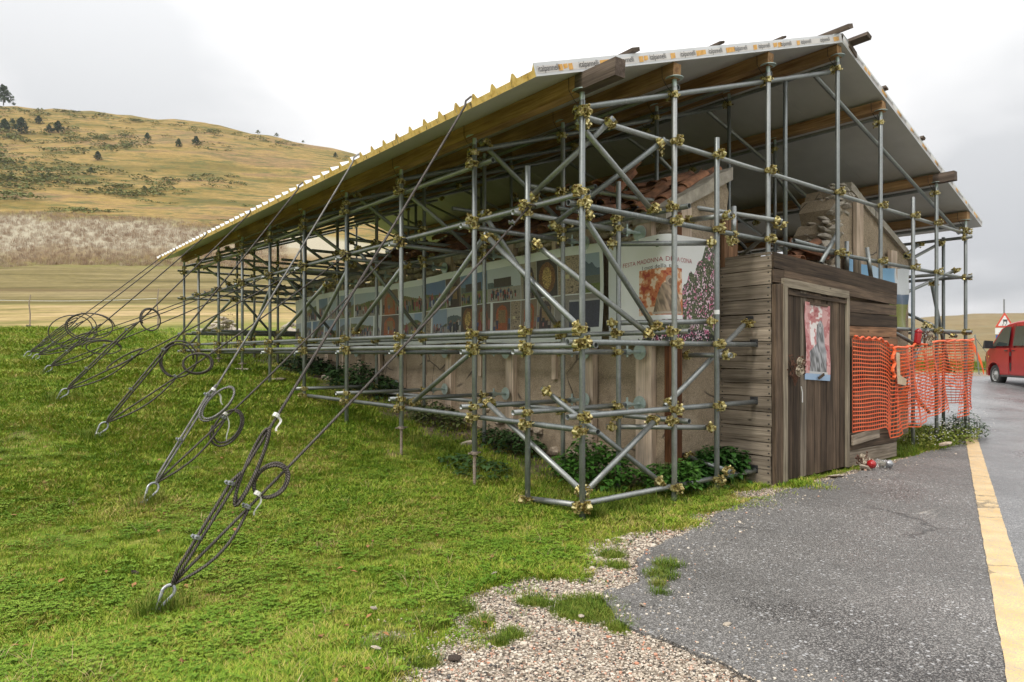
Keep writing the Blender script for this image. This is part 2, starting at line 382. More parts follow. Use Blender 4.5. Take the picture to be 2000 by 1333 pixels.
KD=np.array([25,35,50,80,120,180,232,330,480,560,760,1100])
KV=np.array([
[640,642,642,643,645,660,700,736,739,739,739,739],
[620,622,622,622,625,645,690,716,718,718,720,720],
[600,600,600,602,605,630,675,706,709,709,715,715],
[582,583,583,585,588,615,660,700,706,706,715,715],
[560,561,561,562,566,600,650,690,696,696,705,705],
[522,522,522,525,535,580,635,675,680,680,690,690],
[400,405,408,442,470,540,615,660,668,668,680,680],
[330,330,325,345,385,490,600,640,648,648,670,670],
[215,205,208,236,298,450,585,620,611,614,660,660],
[240,228,232,262,325,470,595,640,625,628,668,668],
[330,320,322,350,400,520,620,660,650,652,680,680],
[430,430,430,450,500,580,650,680,675,675,688,688]],float)
def sstep(a,b,x):
    t=np.clip((x-a)/(b-a),0,1); return t*t*(3-2*t)
def vnoise(x,y,s,seed=0):
    # cheap smooth value noise, numpy
    x=np.asarray(x,float)/s+seed*17.3; y=np.asarray(y,float)/s-seed*9.1
    xi=np.floor(x); yi=np.floor(y); fx=x-xi; fy=y-yi; fx=fx*fx*(3-2*fx); fy=fy*fy*(3-2*fy)
    def h(a,b): 
        t=np.sin(a*127.1+b*311.7+seed*74.7)*43758.5453; return t-np.floor(t)
    return (h(xi,yi)*(1-fx)+h(xi+1,yi)*fx)*(1-fy)+(h(xi,yi+1)*(1-fx)+h(xi+1,yi+1)*fx)*fy
def gz(x, y):
    x=np.asarray(x,float); y=np.asarray(y,float)
    loc=np.interp(y,GLY,GLZ)
    wx=1-.55*sstep(1.5,9,x)
    loc=np.where(y>0,loc*wx,loc)
    X,Y=cam_xy(x,y); D=np.hypot(X,Y)+1e-6
    b=np.degrees(np.arctan2(X,Y)); bc=np.clip(b,-68,68)
    # table lookup (bilinear in bearing and log distance)
    bi=np.clip(np.searchsorted(KB,bc)-1,0,len(KB)-2); fb=np.clip((bc-KB[bi])/(KB[bi+1]-KB[bi]),0,1); 
    Yd=D*np.cos(np.radians(bc))
    ld=np.log(np.clip(Yd,25,1099)); LK=np.log(KD); di=np.clip(np.searchsorted(LK,ld)-1,0,len(KD)-2); fd=(ld-LK[di])/(LK[di+1]-LK[di])
    v=(KV[di,bi]*(1-fb)+KV[di,bi+1]*fb)*(1-fd)+(KV[di+1,bi]*(1-fb)+KV[di+1,bi+1]*fb)*fd
    far=1.3+(690-v)/1322*Yd
    far=far+ (vnoise(x,y,60,1)-.5)*sstep(150,300,D)*5+(vnoise(x,y,22,2)-.5)*sstep(120,260,D)*2
    far=np.where(np.abs(b)>68, far*(1-.6*sstep(68,120,np.abs(b))), far)
    w=sstep(15,25,Yd)*(Yd>0)
    back=sstep(15,60,D)*(Y<5)
    z=loc*(1-w)+far*w
    near=(1-sstep(10,22,D))*sstep(0.05,.6,side(GRASS_EDGE,x,y))
    z=z+((vnoise(x,y,.9,3)-.5)*.05+(vnoise(x,y,.3,4)-.5)*.02)*near*sstep(-.1,.6,-x+.35)*1.0
    return z
def g1(x,y): return float(gz(x,y))
# ground zones near the camera, in building coordinates
def px0(u,v):
    Y=1.3*1322/(v-690); X=(u-1000)/1322*Y; x,y=world_xy(X,Y); return (float(x),float(y))
GRASS_EDGE=[px0(*p) for p in [(520,1600),(600,1400),(690,1325),(760,1280),(850,1220),(950,1165),(1100,1115),(1165,1070),(1250,1040),(1340,1018),(1430,985),(1500,960),(1560,945)]]
ASPH_EDGE=[px0(*p) for p in [(1750,1500),(1600,1400),(1440,1322),(1390,1290),(1340,1275),(1270,1245),(1215,1225),(1185,1185),(1180,1165),(1245,1140),(1240,1110),(1255,1085),(1290,1065),(1360,1035),(1400,1005),(1460,985),(1530,962),(1640,935),(1740,908),(1800,888),(1855,872),(1880,858)]]
def side(poly, x, y):
    """signed distance to an open polyline, positive on its left"""
    x=np.asarray(x,float); y=np.asarray(y,float); best=np.full(x.shape,1e9); sg=np.ones(x.shape)
    for (ax,ay),(bx,by) in zip(poly[:-1],poly[1:]):
        dx,dy=bx-ax,by-ay; t=np.clip(((x-ax)*dx+(y-ay)*dy)/(dx*dx+dy*dy),0,1)
        px,py=ax+t*dx,ay+t*dy; d=np.hypot(x-px,y-py); c=dx*(y-ay)-dy*(x-ax)
        m=d<best-1e-9; best=np.where(m,d,best); sg=np.where(m,np.sign(c),sg)
    return best*sg
RD=Vector((.949,.3146)).normalized(); RN=Vector((-RD.y,RD.x))
LP=Vector(px0(1940,1180))                       # a point on the yellow line's left edge
def road_coord(x,y):
    dx=np.asarray(x)-LP.x; dy=np.asarray(y)-LP.y
    return dx*RD.x+dy*RD.y, -(dx*RN.x+dy*RN.y)   # along, to the right of the line
# ------------------------------------------------------------------ ground
def ROADX(x,y,a,n,Y,m=0.0): return (x>8.95+m+.25*np.sin(y*1.7))&(y>-.75)&(a>float(endA)+.15)&(n>-13)&(Y<26.5)
endA=road_coord(*ASPH_EDGE[-1])[0]
def build_ground():
    A=np.radians(np.concatenate([np.linspace(-180,-52,50,endpoint=False),np.linspace(-52,52,620),np.linspace(52,180,50)[1:-1]]))
    Dr=np.concatenate([np.linspace(.02,.9,6),np.geomspace(1.0,22,300)[0:],np.geomspace(22.4,1050,150)])
    na,nd=len(A),len(Dr)
    DD,AA=np.meshgrid(Dr,A,indexing='ij')
    X=DD*np.sin(AA); Y=DD*np.cos(AA); x,y=world_xy(X,Y); z=gz(x,y)
    a,n=road_coord(x,y)
    s=side(GRASS_EDGE,x,y)+(vnoise(x,y,.35,5)-.5)*.45+(vnoise(x,y,.12,6)-.5)*.22
    grav=1-sstep(-.03,.03,s)
    # small patches of gravel in the grass edge and grass islands in the gravel
    isl=np.zeros_like(x)
    for (u,v,r) in ISLANDS:
        cx,cy=px0(u,v); isl=np.maximum(isl,1-sstep(r*.7,r*1.15,np.hypot(x-cx,y-cy)+(vnoise(x,y,.08,8)-.5)*.05))
    grav=np.clip(grav-isl,0,1)
    rm=ROADX(x,y,a,n,Y,.15)|(n>.15)&(n<7.9)&(Y<26)&(DD<60)|((n>7.8)&(Y<26)&(Y>18)&(X>0)&(DD<80))
    z=np.where(rm,z-.06,z)
    Xc,Yc=X,Y
    shoulder=sstep(25.5,26.5,Yc)*(1-sstep(29,31,Yc))*(X>4)
    grav=np.maximum(grav*(DD<18)*(y<1.2),shoulder)
    # worn soil strip along the chapel wall
    soil=sstep(.45,.9,x+(vnoise(x,y,.5,9)-.5)*.5)*(1-sstep(8.5,10,x))*sstep(.1,.5,y)*(1-sstep(11,13,y))
    nz=(vnoise(x,y,9,10)-.5)
    straw=sstep(20,33,Yc+nz*11+(vnoise(x,y,2.5,15)-.5)*6)*(1-sstep(50,66,Yc+nz*12))*(X<6)
    terr=sstep(50,66,Yc+nz*12)*(1-sstep(168,188,Yc+nz*14))*(X<25)
    band=sstep(172,190,Yc+nz*14)*(1-sstep(224,236,Yc+nz*12))*(X<0)
    hill=np.clip(sstep(224,236,Yc+nz*12)+sstep(28,36,Yc)*(X>6),0,1)
    V=np.stack([x.ravel(),y.ravel(),z.ravel()],1)
    i=np.arange(nd-1)[:,None]*na+np.arange(na)[None,:]; j=np.arange(nd-1)[:,None]*na+(np.arange(na)[None,:]+1)%na
    F=np.stack([i,j,j+na,i+na],-1).reshape(-1,4)
    me=bpy.data.meshes.new('ground'); me.vertices.add(len(V)); me.vertices.foreach_set('co',V.ravel())
    me.loops.add(F.size); me.loops.foreach_set('vertex_index',F.ravel().astype(np.int32))
    me.polygons.add(len(F)); me.polygons.foreach_set('loop_start',np.arange(0,F.size,4,dtype=np.int32)); me.polygons.foreach_set('loop_total',np.full(len(F),4,np.int32))
    me.update(calc_edges=True); me.polygons.foreach_set('use_smooth',[True]*len(F))
    moor=sstep(30,60,Yc)*(X>6)
    for nm,arr in (('moor',moor),('gravel',grav),('soil',soil),('straw',straw),('terrace',terr),('band',band),('hill',hill),('ledge',(sstep(100,105,Yc+nz*3)*(1-sstep(108,118,Yc+nz*3))*(X<0)*.8))):
        at_=me.attributes.new(nm,'FLOAT','POINT'); at_.data.foreach_set('value',arr.ravel().astype(np.float32))
    m=NT('ground_cover'); p=m.pos()
    big=m.noise(p,.55,5,.62); mid=m.noise(p,3.2,5,.65); fine=m.noise(p,38,4,.7)
    gr=m.ramp(m.math('ADD',m.math('MULTIPLY',big,.6),m.math('MULTIPLY',mid,.4)),[(.36,(.08,.12,.014)),(.5,(.13,.17,.022)),(.58,(.20,.21,.04)),(.70,(.27,.24,.08))])
    gr=m.mix(.8,gr,m.ramp(fine,[(.3,.45),(.68,1.4)]),'MULTIPLY')
    vs_=m.n('ShaderNodeTexVoronoi',{'Vector':p,'Scale':70.0}); cs=m.n('ShaderNodeSeparateColor',{0:vs_.outputs['Color']}).outputs[0]
    gr=m.mix(m.ramp(m.noise(p,1.7,5,.7),[(.56,0.0),(.66,.6)]),gr,(.19,.145,.075))
    gv=m.ramp(cs,[(.0,(.035,.032,.03)),(.15,(.06,.055,.05)),(.18,(.34,.28,.22)),(.6,(.50,.43,.35)),(.9,(.60,.53,.45)),(1,(.42,.2,.12))])
    gv=m.mix(m.ramp(vs_.outputs['Distance'],[(.3,0.0),(.6,.8)]),gv,(.12,.095,.07))
    so_=m.ramp(m.noise(p,7,6,.7),[(.3,(.06,.045,.03)),(.6,(.17,.13,.09)),(.75,(.30,.24,.18))])
    stw=m.ramp(m.noise(m.n('ShaderNodeMapping',{0:p,'Scale':(.12,.22,.5)}).outputs[0],1,6,.65),[(.34,(.12,.12,.03)),(.48,(.29,.22,.09)),(.66,(.42,.31,.16))])
    tr=m.ramp(m.noise(m.n('ShaderNodeMapping',{0:p,'Scale':(.012,.03,.6)}).outputs[0],1,7,.65),[(.36,(.10,.08,.025)),(.44,(.155,.125,.045)),(.60,(.22,.175,.08)),(.72,(.29,.22,.11))])
    bn=m.n('ShaderNodeMapping',{0:p,'Scale':(.05,.05,.02)}).outputs[0]
    zz=m.n('ShaderNodeSeparateXYZ',{0:p}).outputs[2]
    zb=m.math('ADD',m.math('MULTIPLY',zz,1/40.0),m.math('MULTIPLY',m.noise(bn,1,5,.6),.35))
    bd=m.ramp(zb,[(.50,(.22,.165,.065)),(.70,(.16,.105,.045)),(.88,(.22,.16,.08)),(1.02,(.31,.265,.175)),(1.15,(.35,.315,.23))])
    bd=m.mix(.38,bd,m.ramp(m.noise(m.n('ShaderNodeMapping',{0:p,'Scale':(1.5,1.5,.03)}).outputs[0],1,6,.75),[(.3,.55),(.7,1.4)]),'MULTIPLY')
    hp=m.n('ShaderNodeMapping',{0:p,'Scale':(.012,.012,.09)}).outputs[0]
    h1=m.noise(hp,1,7,.68); h2=m.noise(m.n('ShaderNodeMapping',{0:p,'Scale':(.07,.07,.62)}).outputs[0],1,6,.72)
    hl=m.ramp(h1,[(.34,(.11,.09,.022)),(.44,(.195,.14,.038)),(.53,(.29,.195,.065)),(.60,(.20,.13,.058)),(.70,(.28,.185,.075))])
    hl=m.mix(m.ramp(h2,[(.52,0.0),(.58,.85)]),hl,(.085,.095,.028))
    hl=m.mix(.6,hl,m.ramp(m.noise(m.n('ShaderNodeMapping',{0:p,'Scale':(.35,.35,1.8)}).outputs[0],1,6,.8),[(.34,.45),(.66,1.45)]),'MULTIPLY')
    fl=m.noise(m.n('ShaderNodeMapping',{0:p,'Scale':(.5,.5,3)}).outputs[0],1,6,.8); fl=m.ramp(fl,[(.34,.5),(.66,1.4)]); stw=m.mix(.7,stw,fl,'MULTIPLY'); tr=m.mix(.7,tr,fl,'MULTIPLY')
    c=m.mix(m.attr('soil'),gr,so_); c=m.mix(m.attr('straw'),c,stw); c=m.mix(m.attr('terrace'),c,tr); c=m.mix(m.attr('band'),c,bd); c=m.mix(m.attr('hill'),c,hl); c=m.mix(m.attr('gravel'),c,gv)
    m.bump(m.math('ADD',m.math('MULTIPLY',fine,.6),m.math('MULTIPLY',m.math('MULTIPLY',vs_.outputs['Distance'],m.attr('gravel')),-1.2)),.7,.015)
    c=m.mix(m.math('MULTIPLY',m.attr('moor'),.75),c,m.mix(m.ramp(h2,[(.4,0.0),(.6,1.0)]),(.15,.115,.06),(.22,.175,.10))); c=m.mix(m.attr('ledge'),c,(.11,.075,.03)); me.materials.append(m.fin(c,.92,0,.1))  # ledge: brown earth strip with its shadow put into the colour
    return tag(obj('ground',me),kind='structure')
ISLANDS=[(1145,1190,.20),(755,1270,.10),(845,1215,.11),(940,1218,.07),(1040,1175,.09),(1000,1240,.07),(975,1255,.06),(1195,1085,.10),(1205,1105,.08),(830,1295,.07),(1310,1110,.10),(1290,1130,.10),(1285,1150,.05),(1290,1165,.04),(1210,1225,.08),(1060,1182,.05),(900,1190,.09)]
ground=build_ground()

def sheet(name, edge, z0, z1, mt, **k):
    b=MB(); n=len(edge)
    b.add([(x,y,z1) for x,y in edge],[tuple(range(n))]); 
    b.add([(x,y,z1) for x,y in edge]+[(x,y,z0) for x,y in edge],[(i,n+i,n+(i+1)%n,(i+1)%n) for i in range(n)])
    me=b.me(name,mt); bm=bmesh.new(); bm.from_mesh(me); bmesh.ops.recalc_face_normals(bm,faces=bm.faces); bmesh.ops.triangulate(bm,faces=bm.faces); bm.to_mesh(me); bm.free()
    return tag(obj(name,me),**k)
def rough_line(pts, step=.05, amp=.03, seed=1):
    o=[]
    for (ax,ay),(bx,by) in zip(pts[:-1],pts[1:]):
        L=math.hypot(bx-ax,by-ay); k=max(1,int(L/step))
        for i in range(k):
            t=i/k; x=ax+(bx-ax)*t; y=ay+(by-ay)*t
            o.append((x+float(vnoise(x,y,.11,seed)-.5)*2*amp+random.uniform(-.3,.3)*amp, y+float(vnoise(x,y,.11,seed+1)-.5)*2*amp+random.uniform(-.3,.3)*amp))
    o.append(pts[-1]); return o
def rp(a,n): return (LP.x+RD.x*a-RN.x*n, LP.y+RD.y*a-RN.y*n)
ae=rough_line(ASPH_EDGE)
endA=road_coord(*ASPH_EDGE[-1])[0]
edge=ae+[rp(float(endA)+.3,.06)]+[rp(a,.06) for a in (4,2,0,-2,-6)]+[(-6,-8),(-3.2,-3.6)]
# drop in front of the lens is fine asphalt apron; skirt reaches down into the gravel
sheet('asphalt_apron',edge,-.03,.016,M['asphalt'],kind='structure')
def build_road():
    a=np.concatenate([np.arange(-8,10,.25),np.arange(10,60,.8)]); n=np.concatenate([np.arange(-13,0,.4),[.065],np.arange(.3,8,.4),np.arange(8.5,45,1.5)])
    V=[];F=[];ok={}
    AA,NN=np.meshgrid(a,n,indexing='ij'); x=LP.x+RD.x*AA-RN.x*NN; y=LP.y+RD.y*AA-RN.y*NN; z=gz(x,y)+.016
    X,Y=cam_xy(x,y); keep=((Y<26.6)&((NN<8.2)|(Y>17.5))&(NN>.05))|ROADX(x,y,AA,NN,Y)
    V=np.stack([x.ravel(),y.ravel(),z.ravel()],1); nn=len(n)
    for i in range(len(a)-1):
        for j in range(nn-1):
            if keep[i,j] and keep[i+1,j] and keep[i,j+1] and keep[i+1,j+1]: F.append((i*nn+j,i*nn+j+1,(i+1)*nn+j+1,(i+1)*nn+j))
    return tag(obj('road',mesh('road',V,F,M['wetroad'],smooth=True)),kind='structure')
build_road()
# yellow edge line: worn strip on the asphalt
aa=np.arange(-6,float(endA)+.2,.08); V=[];F=[]
for i,a_ in enumerate(aa):
    e=random.uniform(-.003,.003); 
    for nn_ in (0+e,.152+random.uniform(-.003,.003)):
        x,y=rp(a_,nn_); V.append((x,y,max(g1(x,y),0)+.021))
    if i: F.append((2*i-2,2*i-1,2*i+1,2*i))
tag(obj('road_line',mesh('road_line',V,F,M['paint'])),kind='structure')

# ------------------------------------------------------------------ scattering
def scatter(name, srcs, P, scl, rz, mt=None, kind='stuff', tilt=None, **k):
    """stuff made of many small pieces standing on the ground: points carry size and turn, pieces are instanced"""
    c=bpy.data.collections.new(name+'_pieces')
    for i,s in enumerate(srcs): o=bpy.data.objects.new(f'{name}_piece',s); c.objects.link(o)
    me=bpy.data.meshes.new(name); P=np.asarray(P,float); me.vertices.add(len(P)); me.vertices.foreach_set('co',P.ravel())
    for nm,arr in (('sc',scl),('rz',rz),('ti',tilt if tilt is not None else np.zeros(len(P)))):
        a=me.attributes.new(nm,'FLOAT','POINT'); a.data.foreach_set('value',np.asarray(arr,np.float32))
    a=me.attributes.new('ix','INT','POINT'); a.data.foreach_set('value',rng.integers(0,len(srcs),len(P)).astype(np.int32))
    o=obj(name,me); ng=bpy.data.node_groups.new(name,'GeometryNodeTree'); md=o.modifiers.new('pieces','NODES'); md.node_group=ng
    ng.interface.new_socket('Geometry',in_out='INPUT',socket_type='NodeSocketGeometry'); ng.interface.new_socket('Geometry',in_out='OUTPUT',socket_type='NodeSocketGeometry')
    N=ng.nodes; Lk=ng.links; gi=N.new('NodeGroupInput'); go=N.new('NodeGroupOutput')
    ci=N.new('GeometryNodeCollectionInfo'); ci.inputs['Collection'].default_value=c; ci.inputs['Separate Children'].default_value=True; ci.inputs['Reset Children'].default_value=True
    ip=N.new('GeometryNodeInstanceOnPoints'); ip.inputs['Pick Instance'].default_value=True
    def na(nm,dt):
        n=N.new('GeometryNodeInputNamedAttribute'); n.data_type=dt; n.inputs['Name'].default_value=nm; return n.outputs['Attribute']
    mp_=N.new('GeometryNodeMeshToPoints'); Lk.new(gi.outputs[0],mp_.inputs[0]); Lk.new(mp_.outputs[0],ip.inputs['Points'])
    Lk.new(ci.outputs[0],ip.inputs['Instance']); Lk.new(na('ix','INT'),ip.inputs['Instance Index'])
    cx=N.new('ShaderNodeCombineXYZ'); Lk.new(na('ti','FLOAT'),cx.inputs[0]); Lk.new(na('rz','FLOAT'),cx.inputs[2])
    e2r=N.new('FunctionNodeEulerToRotation'); Lk.new(cx.outputs[0],e2r.inputs[0]); Lk.new(e2r.outputs[0],ip.inputs['Rotation'])
    Lk.new(na('sc','FLOAT'),ip.inputs['Scale']); Lk.new(ip.outputs[0],go.inputs[0])
    return tag(o,kind=kind,**k)
def tuft(name, n, h, spread, w, mt, bend=.5, seed=0):
    r=random.Random(seed); V=[];F=[]
    for _ in range(n):
        a=r.uniform(0,6.283); d=spread*math.sqrt(r.random()); bx,by=d*math.cos(a),d*math.sin(a); da=a+r.uniform(-1.2,1.2); hh=h*r.uniform(.5,1.15); L=hh*bend*r.uniform(.3,1.3); ww=w*r.uniform(.7,1.3)
        px,py=-math.sin(da)*ww/2,math.cos(da)*ww/2; b=len(V)
        V+=[(bx-px,by-py,-.01),(bx+px,by+py,-.01),(bx+math.cos(da)*L*.35-px*.8,by+math.sin(da)*L*.35-py*.8,hh*.6),(bx+math.cos(da)*L*.35+px*.8,by+math.sin(da)*L*.35+py*.8,hh*.6),(bx+math.cos(da)*L,by+math.sin(da)*L,hh)]
        F+=[(b,b+1,b+3,b+2),(b+2,b+3,b+4)]
    return mesh(name,V,F,mt)
def clover(name,n,mt,seed):
    r=random.Random(seed); V=[];F=[]
    for _ in range(n):
        cx,cy=r.uniform(-.05,.05),r.uniform(-.05,.05); h=r.uniform(.012,.035)
        for k in range(3):
            a=r.uniform(0,.5)+k*2.09; b=len(V); L=r.uniform(.007,.013); w=L*.55
            V+=[(cx,cy,h),(cx+math.cos(a)*L*.6-math.sin(a)*w,cy+math.sin(a)*L*.6+math.cos(a)*w,h+.003),(cx+math.cos(a)*L,cy+math.sin(a)*L,h),(cx+math.cos(a)*L*.6+math.sin(a)*w,cy+math.sin(a)*L*.6-math.cos(a)*w,h+.003)]
            F.append((b,b+1,b+2,b+3))
    return mesh(name,V,F,mt)
def region_pts(n, u0,u1, Y0,Y1, cond):
    """random ground points inside the view wedge, thinning with distance"""
    out=[]
    Y=np.exp(rng.uniform(np.log(Y0),np.log(Y1),n*1)); u=rng.uniform(u0,u1,n); X=(u-1000)/1322*Y
    x,y=world_xy(X,Y); k=cond(x,y,Y); x,y,Y=x[k],y[k],Y[k]
    return np.stack([x,y,gz(x,y)],1),Y
def grassy(x,y,Y):
    s=side(GRASS_EDGE,x,y)+(vnoise(x,y,.35,5)-.5)*.45+(vnoise(x,y,.12,6)-.5)*.22
    k=(s>rng.normal(-.01,.10,x.shape))&~((x>1.45)&(y>.4)&(x<7.6)&(y<10))&~((x>2.4)&(x<5.4)&(y>-.2)&(y<.6))
    a,n=road_coord(x,y); k&=~(((n>-.15)&(Y<27))|ROADX(x,y,a,n,Y,-.1))
    soil=sstep(.45,.9,x+(vnoise(x,y,.5,9)-.5)*.5)*(y>.3)
    k&=rng.random(x.shape)>soil*.85
    bare=sstep(.60,.78,vnoise(x,y,.55,33)*.6+vnoise(x,y,.17,34)*.4); k&=rng.random(x.shape)>bare*.75
    k&=~((x>5.3)&(y<-.5)&(side(ASPH_EDGE,x,y)<.05))
    return k
srcA=[tuft('grass_tuft',14,.034,.055,.0042,M['grass'],.9,i) for i in range(5)]
P,Yg=region_pts(210000,-80,1950,1.9,26,lambda x,y,Y: grassy(x,y,Y)&(rng.random(x.shape)>sstep(15,26,Y)))
nb=vnoise(P[:,0],P[:,1],.7,12)
scatter('grass',srcA,P,(.65+.7*nb)*rng.uniform(.7,1.2,len(P))*np.clip(Yg/5.5,.85,2.4),rng.uniform(0,6.28,len(P)),label='short meadow grass around the scaffold')
srcC=[clover('clover_leaves',12,M['clover'],i) for i in range(4)]
P,Yg=region_pts(60000,-80,1700,1.9,9,lambda x,y,Y: grassy(x,y,Y)&((rng.random(x.shape)<.22*sstep(.30,.8,vnoise(x,y,.45,21)*.6+vnoise(x,y,.15,22)*.4))))
scatter('clover',srcC,P,rng.uniform(.8,1.4,len(P)),rng.uniform(0,6.28,len(P)),label='low clover leaves among the grass')
# long grass: under the scaffold, along the wall, by the road bank and beyond
srcT=[tuft('long_grass_tuft',12,.19,.05,.006,M['tallgrass'],.9,40+i) for i in range(4)]
def longg(x,y,Y):
    a=np.exp(-((x-.5)/.40)**2)*(y>.0)*(y<6)*.35+((x>.1)&(x<2.4)&(y>-.25)&(y<.3))*.18
    b=((x>5.35)&(x<8.9)&(y>-.55)&(y<1.5))*.9
    c=((Y>31)&(x>10))*.25
    k=grassy(x,y,Y)|((x>5.35)&(x<8.9)&(y>-.45)&(y<1.5)&(side(ASPH_EDGE,x,y)>.02)); return k&(rng.random(x.shape)<a+b+c)
P,Yg=region_pts(42000,550,1960,4.5,30,longg)
P=np.concatenate([P,np.array([(ix+rng.normal()*.05,iy+rng.normal()*.04,0) for ix,iy in [(0.12,.02)]*50]),np.array([(ax+rng.normal()*.07,ay+rng.normal()*.07,g1(ax,ay)) for ax,ay in [(-2.93,.06),(-2.62,2.12),(-2.68,4.22),(-2.85,6.05),(-2.82,8.6),(-2.85,10.5)] for _ in range(34)])])
scatter('long_grass',srcT,P,rng.uniform(.3,.8,len(P)),rng.uniform(0,6.28,len(P)),label='longer grass around the scaffold feet and roadside')
# little tufts growing through the gravel
srcI=[tuft('verge_tuft',16,.045,.045,.0035,M['tallgrass'],.9,60+i) for i in range(3)]
Pi=[]
for (u,v,r) in ISLANDS:
    cx,cy=px0(u,v); k=int(2200*r*r*3.14*.9)+5
    for _ in range(k):
        a=random.uniform(0,6.283); d=r*math.sqrt(random.random())*.95; Pi.append((cx+d*math.cos(a),cy+d*math.sin(a),.017 if u>1250 else 0))
scatter('gravel_weeds',srcI,Pi,rng.uniform(.35,.85,len(Pi)),rng.uniform(0,6.28,len(Pi)),label='small grass tufts growing through the gravel')
# gravel stones
def rock_me(name, seed, mt, sub=1, sq=(1,1,.7), jit=.22):
    bm=bmesh.new(); bmesh.ops.create_icosphere(bm,subdivisions=sub,radius=.5); r=random.Random(seed)
    for v in bm.verts:
        v.co*=1+r.uniform(-jit,jit); v.co.x*=sq[0]; v.co.y*=sq[1]; v.co.z*=sq[2]
    me=bpy.data.meshes.new(name); bm.to_mesh(me); bm.free(); me.materials.append(mt); return me
pebs=[rock_me('pebble',i,M['pebble'],1) for i in range(5)]
def gravelly(x,y,Y):
    s=side(GRASS_EDGE,x,y)+(vnoise(x,y,.35,5)-.5)*.35+(vnoise(x,y,.12,6)-.5)*.12
    sa=side(ASPH_EDGE,x,y)
    k=((s<.0)&(sa>-.01)&(y<.3))|((s<.45)&(s>=0)&(rng.random(x.shape)<.12*(1-s/.45)**2))|((sa<0)&(sa>-.35)&(rng.random(x.shape)<.06))
    for (u,v,r) in ISLANDS:
        cx,cy=px0(u,v); k&=(np.hypot(x-cx,y-cy)>r*.8)
    return k&(Y<9)
P,Yg=region_pts(120000,400,1950,1.95,9,gravelly)
P[:,2]=np.where(side(ASPH_EDGE,P[:,0],P[:,1])<0,.018,.002)
scatter('gravel',pebs,P,np.clip(rng.lognormal(-5.0,.46,len(P)),.003,.035)*np.clip(Yg/3,1,1.6),rng.uniform(0,6.28,len(P)),label='pale gravel between meadow and asphalt')
# broad-leaved rosettes and dead stalks break up the lawn
def rosette(name,seed):
    r=random.Random(seed); V=[];F=[]
    for k in range(r.randint(7,10)):
        a=k*2.4+r.uniform(-.3,.3); L=r.uniform(.04,.075); w=L*.28; c,s=math.cos(a),math.sin(a); b=len(V)
        V+=[(0,0,.006),(c*L*.55-s*w,s*L*.55+c*w,.028),(c*L,s*L,.018),(c*L*.55+s*w,s*L*.55-c*w,.028),(c*L*.55,s*L*.55,.020)]
        F+=[(b,b+4,b+1),(b+1,b+4,b+2),(b+2,b+4,b+3),(b+3,b+4,b)]
    return mesh(name,V,F,M['clover'])
P,Yg=region_pts(1100,-80,1500,1.9,11,lambda x,y,Y: grassy(x,y,Y)&(vnoise(x,y,1.1,51)>.40)); P[:,2]+=.015
scatter('weed_rosettes',[rosette('rosette',i) for i in range(4)],P,rng.uniform(.28,.55,len(P)),rng.uniform(0,6.28,len(P)),label='broad-leaved weed rosettes in the lawn')
deadm=_leaf('dead_stalk',(.24,.17,.07),(.42,.32,.16))
P,Yg=region_pts(900,-80,1500,1.9,12,lambda x,y,Y: grassy(x,y,Y)&(vnoise(x,y,.8,52)>.5))
scatter('dead_stalks',[tuft('dead_tuft',7,.085,.03,.003,deadm,1.1,95+i) for i in range(3)],P,rng.uniform(.5,1.05,len(P)),rng.uniform(0,6.28,len(P)),label='dead grass stalks in the lawn')
# autumn leaves in the grass
lf=mesh('leaf',[(0,-.02,0),(.014,0,.004),(0,.022,.002),(-.014,0,.005)],[(0,1,2,3)],M['fallen'])
P,_=region_pts(260,0,1400,2.4,9,grassy); P[:,2]+=.028
scatter('fallen_leaves',[lf],P,rng.uniform(.5,1.2,len(P)),rng.uniform(0,6.28,len(P)),tilt=rng.uniform(-.5,.5,len(P)),label='brown fallen leaves in the grass')
# ------------------------------------------------------------------ scaffolding
def gp(y): return 0
FY=[0,.65,1.42,2.79,4.16,5.53,6.92,8.3,9.72,11.15,12.35]
RIDGE=4.09; PZ=4.84; SL=.34
def zroof(x): return PZ-SL*abs(x-RIDGE)       # underside of the roof panels
TR=.0242
def tube_unit():
    V=[];F=[];n=14
    for r,zs in ((TR,(0,1)),(TR*.86,(0,1))):
        for z in zs:
            for k in range(n): a=2*math.pi*k/n; V.append((r*math.cos(a),r*math.sin(a),z))
    for k in range(n):
        q=(k+1)%n
        F+=[(k,q,n+q,n+k),(2*n+q,2*n+k,3*n+k,3*n+q),(q,k,2*n+k,2*n+q),(n+k,n+q,3*n+q,3*n+k)]
    me=mesh('scaffold_tube',V,F,M['tube']); me.polygons.foreach_set('use_smooth',[(i%4)<2 for i in range(len(F))]); return me
TUBE=tube_unit()
scaf=empty('scaffolding',(0,0,0),label='galvanized tube scaffolding with brassy clamps enclosing the chapel and carrying the roof',cat='scaffolding')
def zmat(p0,p1):
    p0=Vector(p0); p1=Vector(p1); d=p1-p0; q=d.to_track_quat('Z','Y'); return Matrix.Translation(p0)@q.to_matrix().to_4x4()@Matrix.Scale(d.length,4,(0,0,1))
def T(p0,p1,name='ledger'): return obj(name,TUBE,scaf,mw=zmat(p0,p1))
